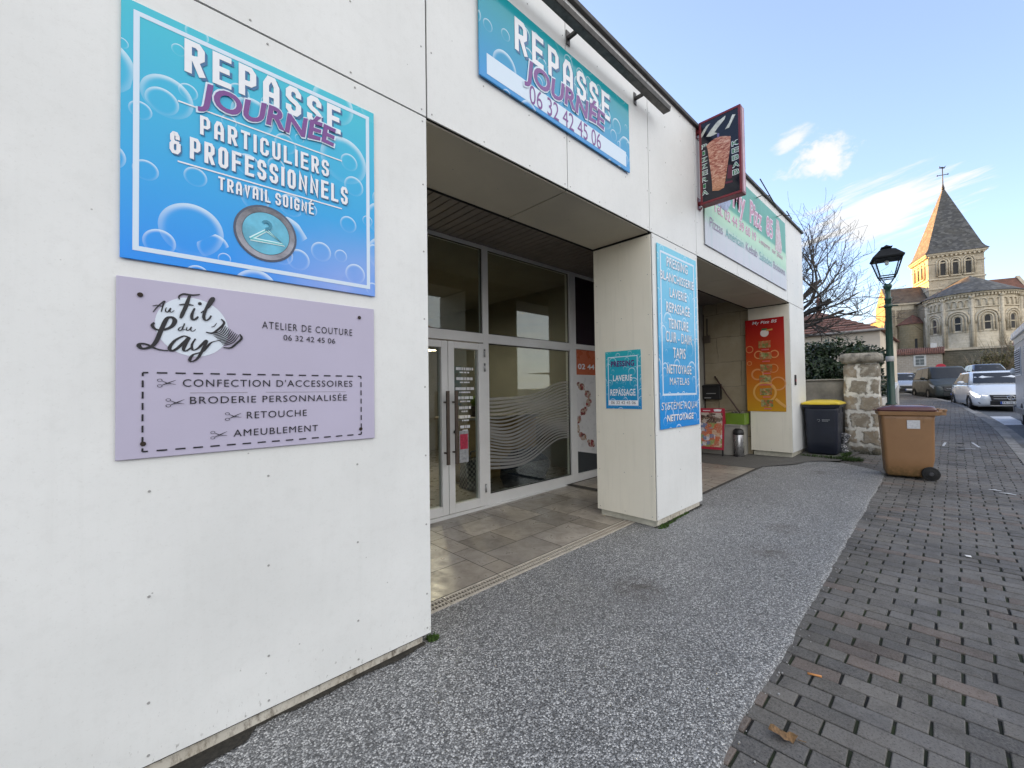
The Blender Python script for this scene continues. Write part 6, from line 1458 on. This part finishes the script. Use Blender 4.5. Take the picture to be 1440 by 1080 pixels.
SLIT = flat('dark window slit', (.015,.014,.014), .6)
A0 = R(19.6); TX, TY = 95.0, .41; GB = 5.6
ev, rv = Vector((-math.cos(A0), -math.sin(A0))), Vector((math.sin(A0), -math.cos(A0)))
def CP(e, r, z): return (TX+ev.x*e+rv.x*r, TY+ev.y*e+rv.y*r, z)
ch = thing('church', 'old stone church with a square tower, pointed slate spire and round arcaded apse', 'church', (TX, TY, GB))
def cbox(m, e0, e1, r0, r1, z0, z1): m.hexa([CP(e0,r0,z0), CP(e1,r0,z0), CP(e1,r1,z0), CP(e0,r1,z0)][::-1], [CP(e0,r0,z1), CP(e1,r0,z1), CP(e1,r1,z1), CP(e0,r1,z1)][::-1])
h = 3.1
tw = MB(); cbox(tw, -h, h, -h, h, 5, 21.55); tower = tw.build('tower', ST2, ch)
m = MB()
for z, o_, t in ((16.3,.10,.22), (17.75,.12,.22), (20.25,.10,.16), (21.45,.22,.16), (21.6,.36,.25)): cbox(m, -h-o_, h+o_, -h-o_, h+o_, z, z+t)
for k in range(13):
    a = -h+.1+k*(2*h-.2)/12
    for p in ((h, a), (a, -h)):
        if p[0] == h and p[1] == a: cbox(m, h-.05, h+.30, a-.11, a+.11, 21.24, 21.45)
        else: cbox(m, a-.11, a+.11, -h-.30, -h+.05, 21.24, 21.45)
m.build('string_course', ST1, tower)
def face_pt(face, u, z, d):
    """point on a tower face: face 0 = street side (along r), 1 = left side (along e); d = out of the wall"""
    return CP(h+d, u, z) if face == 0 else CP(u, -h-d, z)
for face, us in ((0, (-1.45, -.05, 1.35)), (1, (-1.35, 0, 1.35))):
    for u in us:
        m = MB(); w, z0, z1 = .28, 18.45, 20.35
        pts = [(u-w, z0), (u+w, z0)]+[(u+w*math.cos(R(a)), z1+w*math.sin(R(a))) for a in range(0, 181, 20)]
        m.poly([face_pt(face, a, z, .012) for a, z in pts]); sl_ = m.build('window', SLIT, tower)
        m = MB()
        for rr, d, t in ((w+.14, .10, .12), (w+.42, .08, .11)):
            m.tube([face_pt(face, u-rr, 18.3, d)]+[face_pt(face, u+rr*math.cos(R(a)), z1+rr*math.sin(R(a)), d) for a in range(180, -1, -20)]+[face_pt(face, u+rr, 18.3, d)], t, 6)
        m.hexa([face_pt(face, u-.6, 18.2, 0), face_pt(face, u+.6, 18.2, 0), face_pt(face, u+.6, 18.2, .22), face_pt(face, u-.6, 18.2, .22)], [face_pt(face, u-.6, 18.36, 0), face_pt(face, u+.6, 18.36, 0), face_pt(face, u+.6, 18.36, .22), face_pt(face, u-.6, 18.36, .22)])
        m.build('arch', ST1, sl_)
m = MB(); H0 = h+.42
lv = [(H0+.05, 21.85), (H0-.28, 22.25), (H0-.52, 22.75), (0.06, 32.85)]
m.rings([[CP(-s, -s, z), CP(s, -s, z), CP(s, s, z), CP(-s, s, z)][::-1] for s, z in lv]); sp_ = m.build('spire', SLATE, tower)
m = MB(); m.lathe([(.16,32.6), (.2,32.9), (.12,33.2), (.07,33.5)], (TX,TY,0), 10); m.tube([(TX,TY,33.3), (TX,TY,36.3)], .06, 6); 
m.tube([CP(0,-.62,35.0), CP(0,.62,35.0)], .055, 6)
for e_ in (-.62, .62): m.ball(CP(0,e_,35.0), (.11,.11,.11), 8, 6)
m.tube([CP(0,-.42,36.15), CP(0,-.1,36.2), CP(0,.2,36.1), CP(0,.42,36.38)], [.02,.13,.12,.02], 6); m.ball(CP(0,-.30,36.35), (.09,.09,.10), 8, 6); m.build('weathercock_cross', flat('dark iron cross', (.03,.028,.03), .5), sp_)
# apse: drum with engaged columns, arched windows and blind arcade
aD, aR = 7.0, 4.6; ax_, ay_ = TX+ev.x*aD, TY+ev.y*aD; zb_, zt_ = 5.6, 14.0
def AP(th, z, d=0): return (ax_-(aR+d)*math.cos(th), ay_-(aR+d)*math.sin(th), z)          # th = 0 faces straight down the street, + to the right
m = MB(); m.smooth = True; T0, T1, nT = R(-112), R(150), 60
m.rings([[AP(T0+(T1-T0)*i/nT, z, d) for i in range(nT+1)] for z, d in ((zb_,.25), (6.5,.25), (6.7,0), (zt_,0))], close=False)
apse = m.build('apse', ST1, ch)
cols_th = [R(-69), R(-34.5), 0, R(34.5), R(69)]
m = MB()
for th in cols_th: m.tube([AP(th, 6.6, .12), AP(th, 13.3, .10)], .20, 8); m.tube([AP(th, 13.25, .12), AP(th, 13.6, .15)], [.2,.32], 8); m.tube([AP(th+.05, 6.6, .05), AP(th+.05, 13.3, .03)], .09, 6); m.tube([AP(th-.05, 6.6, .05), AP(th-.05, 13.3, .03)], .09, 6)
def ring_band(m, z0, z1, d, a0=T0, a1=T1, n=48):
    m.smooth = True; m.rings([[AP(a0+(a1-a0)*i/n, z, dd) for i in range(n+1)] for z, dd in ((z0, 0), (z0, d), (z1, d), (z1, 0))], close=False); m.smooth = False
ring_band(m, 12.0, 12.15, .12); ring_band(m, 9.95, 10.08, .07); ring_band(m, 13.62, 13.80, .14); ring_band(m, 13.85, 14.12, .34)
for k in range(46):
    th = R(-92)+R(184)*k/45; a = .02; m.hexa([AP(th-a, 13.55, 0), AP(th+a, 13.55, 0), AP(th+a, 13.55, .28), AP(th-a, 13.55, .28)], [AP(th-a, 13.84, 0), AP(th+a, 13.84, 0), AP(th+a, 13.84, .28), AP(th-a, 13.84, .28)])
m.build('moulding', ST1, apse)
m = MB()                                                            # blind arcade under the eaves
for i in range(len(cols_th)+1):
    a0 = R(-103) if i == 0 else cols_th[i-1]; a1 = R(103) if i == len(cols_th) else cols_th[i]; n = 4
    for k in range(n):
        c = a0+(a1-a0)*(k+.62)/(n+.24); w = (a1-a0)/(n+.6)*.5*aR
        m.tube([AP(c-w/aR, 12.2, .05), AP(c-w/aR, 12.85, .05)]+[AP(c-w/aR*math.cos(R(a)), 12.85+w*math.sin(R(a)), .07) for a in range(20, 161, 20)]+[AP(c+w/aR, 12.85, .05), AP(c+w/aR, 12.2, .05)], .085, 6)
m.build('blind_arcade', ST1, apse)
for th in (R(-86), R(-51.7), R(-17.2), R(17.2), R(51.7), R(86)):
    m = MB(); w, z0, z1 = .27, 9.05, 10.65
    pts = [(-w, z0), (w, z0)]+[(w*math.cos(R(a)), z1+w*math.sin(R(a))) for a in range(0, 181, 20)]
    m.poly([AP(th+u/aR, z, .015) for u, z in pts]); wd = m.build('window', SLIT, apse)
    m = MB()
    for rr, d, t, zz in ((.48,.06,.10,8.9), (.80,.08,.12,8.9), (1.08,.10,.13,10.0)):
        m.tube([AP(th-rr/aR, zz, d)]+[AP(th+rr/aR*math.cos(R(a)), z1-.05+rr*math.sin(R(a)), d) for a in range(180, -1, -15)]+[AP(th+rr/aR, zz, d)], t, 6)
    m.hexa([AP(th-.9/aR, 8.78, 0), AP(th+.9/aR, 8.78, 0), AP(th+.9/aR, 8.78, .15), AP(th-.9/aR, 8.78, .15)], [AP(th-.9/aR, 8.92, 0), AP(th+.9/aR, 8.92, 0), AP(th+.9/aR, 8.92, .15), AP(th-.9/aR, 8.92, .15)])
    m.build('arch', ST1, wd)
m = MB(); m.smooth = True; apx = (ax_, ay_, 17.2)
m.rings([[AP(R(-180)+R(360)*i/48, 14.10, .55) for i in range(48)], [AP(R(-180)+R(360)*i/48, 14.3, .25) for i in range(48)], [apx]*48], cap=False); m.smooth = False
Pq = [CP(aD, -4.6, 14.2), CP(h, -4.8, 14.2), CP(h, 4.8, 14.2), CP(aD, 4.6, 14.2)]; rdg = CP(h, 0, 17.3)
m.poly([Pq[0], Pq[1], rdg, apx]); m.poly([Pq[3], apx, rdg, Pq[2]]); m.build('roof', SLATE, apse)
m = MB(); cbox(m, h, aD, -4.5, -4.3, 5.6, 14.2); cbox(m, h, aD, 4.3, 4.5, 5.6, 14.2); m.build('choir_wall', STR, ch)
# transepts
def transept(sg, roofm, wallm, L=8.0):
    m = MB(); r0, r1 = sg*h, sg*L; zc, zr = 14.8, 17.6
    m.hexa([CP(-3,r0,5), CP(3,r0,5), CP(3,r1,5), CP(-3,r1,5)], [CP(-3,r0,zc), CP(3,r0,zc), CP(3,r1,zc), CP(-3,r1,zc)])
    m.poly([CP(-3,r1,zc), CP(3,r1,zc), CP(0,r1,zr+.25)]); m.poly([CP(-3,r1-sg*.4,zc), CP(3,r1-sg*.4,zc), CP(0,r1-sg*.4,zr+.25)])
    m.poly([CP(-3,r1,zc), CP(-3,r1-sg*.4,zc), CP(0,r1-sg*.4,zr+.25), CP(0,r1,zr+.25)]); m.poly([CP(3,r1,zc), CP(3,r1-sg*.4,zc), CP(0,r1-sg*.4,zr+.25), CP(0,r1,zr+.25)])
    cbox(m, 2.9, 3.5, r1-sg*.7, r1, 5, 13.6) if sg > 0 else cbox(m, 2.9, 3.45, r1, r1+.7, 5, 13.6)
    t = m.build('transept', wallm, ch)
    m = MB(); m.poly([CP(3.3,r0,zc-.15), CP(3.3,r1-sg*.42,zc-.15), CP(0,r1-sg*.42,zr), CP(0,r0,zr)]); m.poly([CP(-3.3,r0,zc-.15), CP(-3.3,r1-sg*.42,zc-.15), CP(0,r1-sg*.42,zr), CP(0,r0,zr)]); m.build('roof', roofm, t)
    m = MB(); cbox(m, 3.0, 3.28, min(r0,r1), max(r0,r1), zc-.42, zc-.17); m.build('cornice', ST1, t)
    if sg < 0:
        m = MB(); m.poly([CP(a, r1-.02, z) for a, z in [(-.4,9.0), (.4,9.0)]+[(.4*math.cos(R(q)), 11.4+.4*math.sin(R(q))) for q in range(0, 181, 30)]]); m.build('window', SLIT, t)
    return t
tl = transept(-1, plain('brown slate roof', (.085,.07,.055), .8, .3, 1.5), STR); transept(1, TILES, ST2)
m = MB(); cbox(m, 3.0, 3.06, -7.9, -7.0, 5, 14.4); cbox(m, 3.0, 3.05, -7.0, -4.9, 13.6, 14.4); m.build('quoin', ST1, tl)
# little round chapel against the left transept
cx_, cy_, _ = CP(3.3, -5.15, 0); m = MB(); m.lathe([(1.75,5.2), (1.7,10.9), (1.85,10.95), (1.85,11.1)], (cx_,cy_,0), 36); chp = m.build('chapel', m_stone('chapel ashlar', (.66,.53,.33), (.58,.46,.29), (.70,.59,.42), 1.6, .7, .36, (.33,.28,.19), .012, 2, .4), ch)
m = MB(); m.lathe([(2.0,11.05), (2.0,11.15), (.05,12.7)], (cx_,cy_,0), 36); m.build('roof', TILES, chp)
m = MB(); d = Vector((-1, -.22)).normalized(); s_ = Vector((-d.y, d.x)); q = lambda u, z: (cx_+d.x*1.735+s_.x*u, cy_+d.y*1.735+s_.y*u, z); m.poly([q(-.15,7.3), q(.15,7.3), q(.15,8.8), q(-.15,8.8)]); m.build('window', SLIT, chp)
# nave behind
m = MB(); cbox(m, -22, -h, -4.6, 4.6, 5, 14.5); nv = m.build('nave', STR, ch); m = MB(); m.poly([CP(-h,-5,14.4), CP(-22,-5,14.4), CP(-22,0,17.4), CP(-h,0,17.4)]); m.poly([CP(-h,5,14.4), CP(-22,5,14.4), CP(-22,0,17.4), CP(-h,0,17.4)]); m.build('roof', TILES, nv)

# terrace, retaining wall, cottage in front of the church
grid_sheet('terrace', EARTH, [68.4, 75, 82, 90, 100, 130], [-60, -30, -12, 0.2, 6, 12, 30], lambda x, y: 5.75)
rw = thing('retaining_wall', 'dark mossy stone retaining wall with a pale ledge below the church apse', 'wall', (68, -8, 2))
WALLD = m_stone('dark mossy rubble', (.15,.135,.10), (.11,.10,.075), (.19,.175,.13), 1.0, .5, .24, (.10,.09,.065), .03, 1, .6)
m = MB(); m.box(67.6, 68.4, -40, .85, 1.8, 5.45); m.build('wall', WALLD, rw); m = MB(); m.box(67.45, 68.5, -40, .85, 5.45, 5.68); m.build('ledge', ST1, rw)
ct_ = thing('cottage', 'low stone cottage with a tiled roof and one white window below the church', 'cottage', (66, 2.8, 2))
m = MB(); m.box(64.6, 68.3, .80, 5.6, 1.8, 5.12); m.build('wall', m_stone('pink beige rubble', (.40,.33,.255), (.34,.28,.21), (.48,.42,.34), 1.0, .4, .2, (.44,.38,.31), .03, 1, .35), ct_)
m = MB(); n = 7
for i in range(n):
    z0, z1 = 5.02+.115*i, 5.02+.115*(i+1); x0, x1 = 64.40+.26*i, 64.40+.26*(i+1); m.poly([(x0, 5.8, z0+.05), (x0, .62, z0+.05), (x1, .62, z1), (x1, 5.8, z1)]); m.poly([(x0, 5.8, z0), (x0, .62, z0), (x0, .62, z0+.05), (x0, 5.8, z0+.05)])
m.poly([(66.22,5.8,5.83), (66.22,.62,5.83), (68.5,.62,5.1), (68.5,5.8,5.1)]); m.poly([(64.42,.64,5.02), (68.5,.64,5.05), (66.22,.64,5.83)][::-1])
k = 5.75
while k > .65: m.tube([(64.38,k,5.06), (66.2,k,5.86)], .05, 5); k -= .17
m.build('roof', TILES, ct_)
m = MB(); m.box(64.54, 64.62, 2.02, 3.02, 3.72, 4.98); m.box(66.0,66.5,1.2,1.7,5.6,6.3); w = m.build('window_surround', plain('white stone surround', (.62,.60,.56), .8), ct_)
m = MB(); m.box(64.52, 64.538, 2.18, 2.86, 3.86, 4.5); m.box(64.52, 64.538, 2.18, 2.86, 4.58, 4.86); m.build('pane', plain('grey shutter pane', (.12,.13,.12), .4), w)
m = MB(); m.box(64.512, 64.519, 2.5, 2.54, 3.86, 4.5); m.box(64.512, 64.519, 2.18, 2.86, 4.16, 4.20); m.build('glazing_bar', plain('grey bar', (.40,.41,.40), .5), w)
# low wall in front of the cottage
lw = thing('low_wall', 'low grey stone wall in front of the cottage behind the silver car', 'wall', (56, 3.9, 2)); m = MB(); m.box(55.8, 56.2, 2.2, 6.5, 1.5, 2.82); m.build('wall', WALLD, lw); m = MB(); m.box(55.7, 56.3, 2.1, 6.6, 2.82, 2.92); m.build('coping', ST2, lw)
# no-entry sign, red post
ne = thing('no_entry_sign', 'red no-entry sign with a white bar showing above the roof of the second car', 'road sign', (50, .72, G(50)))
nz = 3.02; m = MB(); m.cyl((50,.72,G(50)), (50,.72,nz+.3), .03, n=8); m.build('post', STEEL, ne); m = MB(); m.cyl((49.955,.72,nz), (49.97,.72,nz), .33, n=28); d = m.build('disc', plain('red sign enamel', (.55,.02,.04), .4), ne); m = MB(); m.box(49.948, 49.953, .49, .95, nz-.06, nz+.06); m.build('bar', WHITEP, d)
rp = thing('red_panel', 'narrow dark red panel on a post seen just right of the lamp post', 'panel', (44, 3.36, G(44))); m = MB(); m.box(43.95, 44.05, 3.12, 3.42, 2.15, 3.35); m.build('panel', plain('dark red panel', (.28,.012,.03), .4), rp); m = MB(); m.cyl((44.08,3.27,G(44)), (44.08,3.27,3.3), .04, n=8); m.build('post', STEEL, rp)
# scrub in front of the retaining wall
def shrub(lab, c, r, n, seed, cols):
    t = thing('shrub', lab, 'shrub', (c[0], c[1], c[2]-r[2]), group='shrubs below the church'); rnd = random.Random(seed); m = MB()
    for k in range(9): leaf_cloud(m, (c[0]+rnd.uniform(-.6,.6)*r[0], c[1]+rnd.uniform(-.65,.65)*r[1], c[2]+rnd.uniform(-.6,.55)*r[2]), tuple(x*rnd.uniform(.3,.5) for x in r), n//9, .11, cols, seed*10+k, .2)
    m.build('foliage', IVY, t); m = MB()
    for k in range(34):
        a = rnd.uniform(0, 6.28); p = Vector((c[0], c[1], c[2]-r[2])); q = p+Vector((math.cos(a)*r[0]*.9, math.sin(a)*r[1]*.95, r[2]*rnd.uniform(1.2, 2.3))); m.tube([p, p.lerp(q, .5)+Vector((0,0,.25)), q], [.04,.025,.008], 4)
    m.build('branch', plain('shrub twig', (.20,.155,.10), .9), t); return t
shrub('large brownish green shrub left of the camper van, below the church apse', (57, -2.9, 3.6), (1.3,1.5,1.9), 1500, 3, ((.08,.075,.025), (.22,.18,.07)))
shrub('smaller olive shrub low in front of the dark retaining wall', (60, -1.5, 3.0), (.9,.9,1.2), 700, 5, ((.08,.075,.03), (.20,.17,.07)))
shrub('sparse twiggy shrub high up at the right, just beside the camper roof', (63, -4.0, 5.0), (.9,1.0,1.5), 300, 7, ((.08,.07,.035), (.18,.15,.08)))
# house across the street (only its reflection in the glossy signs and panes shows)
oh = thing('opposite_house', 'plain cream house across the street, seen only as a reflection in the shop glass', 'house', (6, -16, 0))
m = MB(); m.box(-6, 16, -24, -14, -.5, 4.6); m.build('wall', WALLH, oh)
m = MB(); m.hexa([(-6.4,-24.4,4.6), (16.4,-24.4,4.6), (16.4,-13.6,4.6), (-6.4,-13.6,4.6)], [(-6.4,-19.1,6.8), (16.4,-19.1,6.8), (16.4,-18.9,6.8), (-6.4,-18.9,6.8)]); m.build('roof', TILES, oh)
for x in (-3.5, 0.5, 4.5, 8.5, 12.5):
    m = MB(); m.box(x, x+1.2, -14.02, -13.96, 1.1, 2.9); f = m.build('window', ALU, oh); m = MB(); m.box(x+.08, x+1.12, -13.955, -13.95, 1.18, 2.82); m.build('pane', DGLASS, f)
lp_.scale = (1, 1, .967)
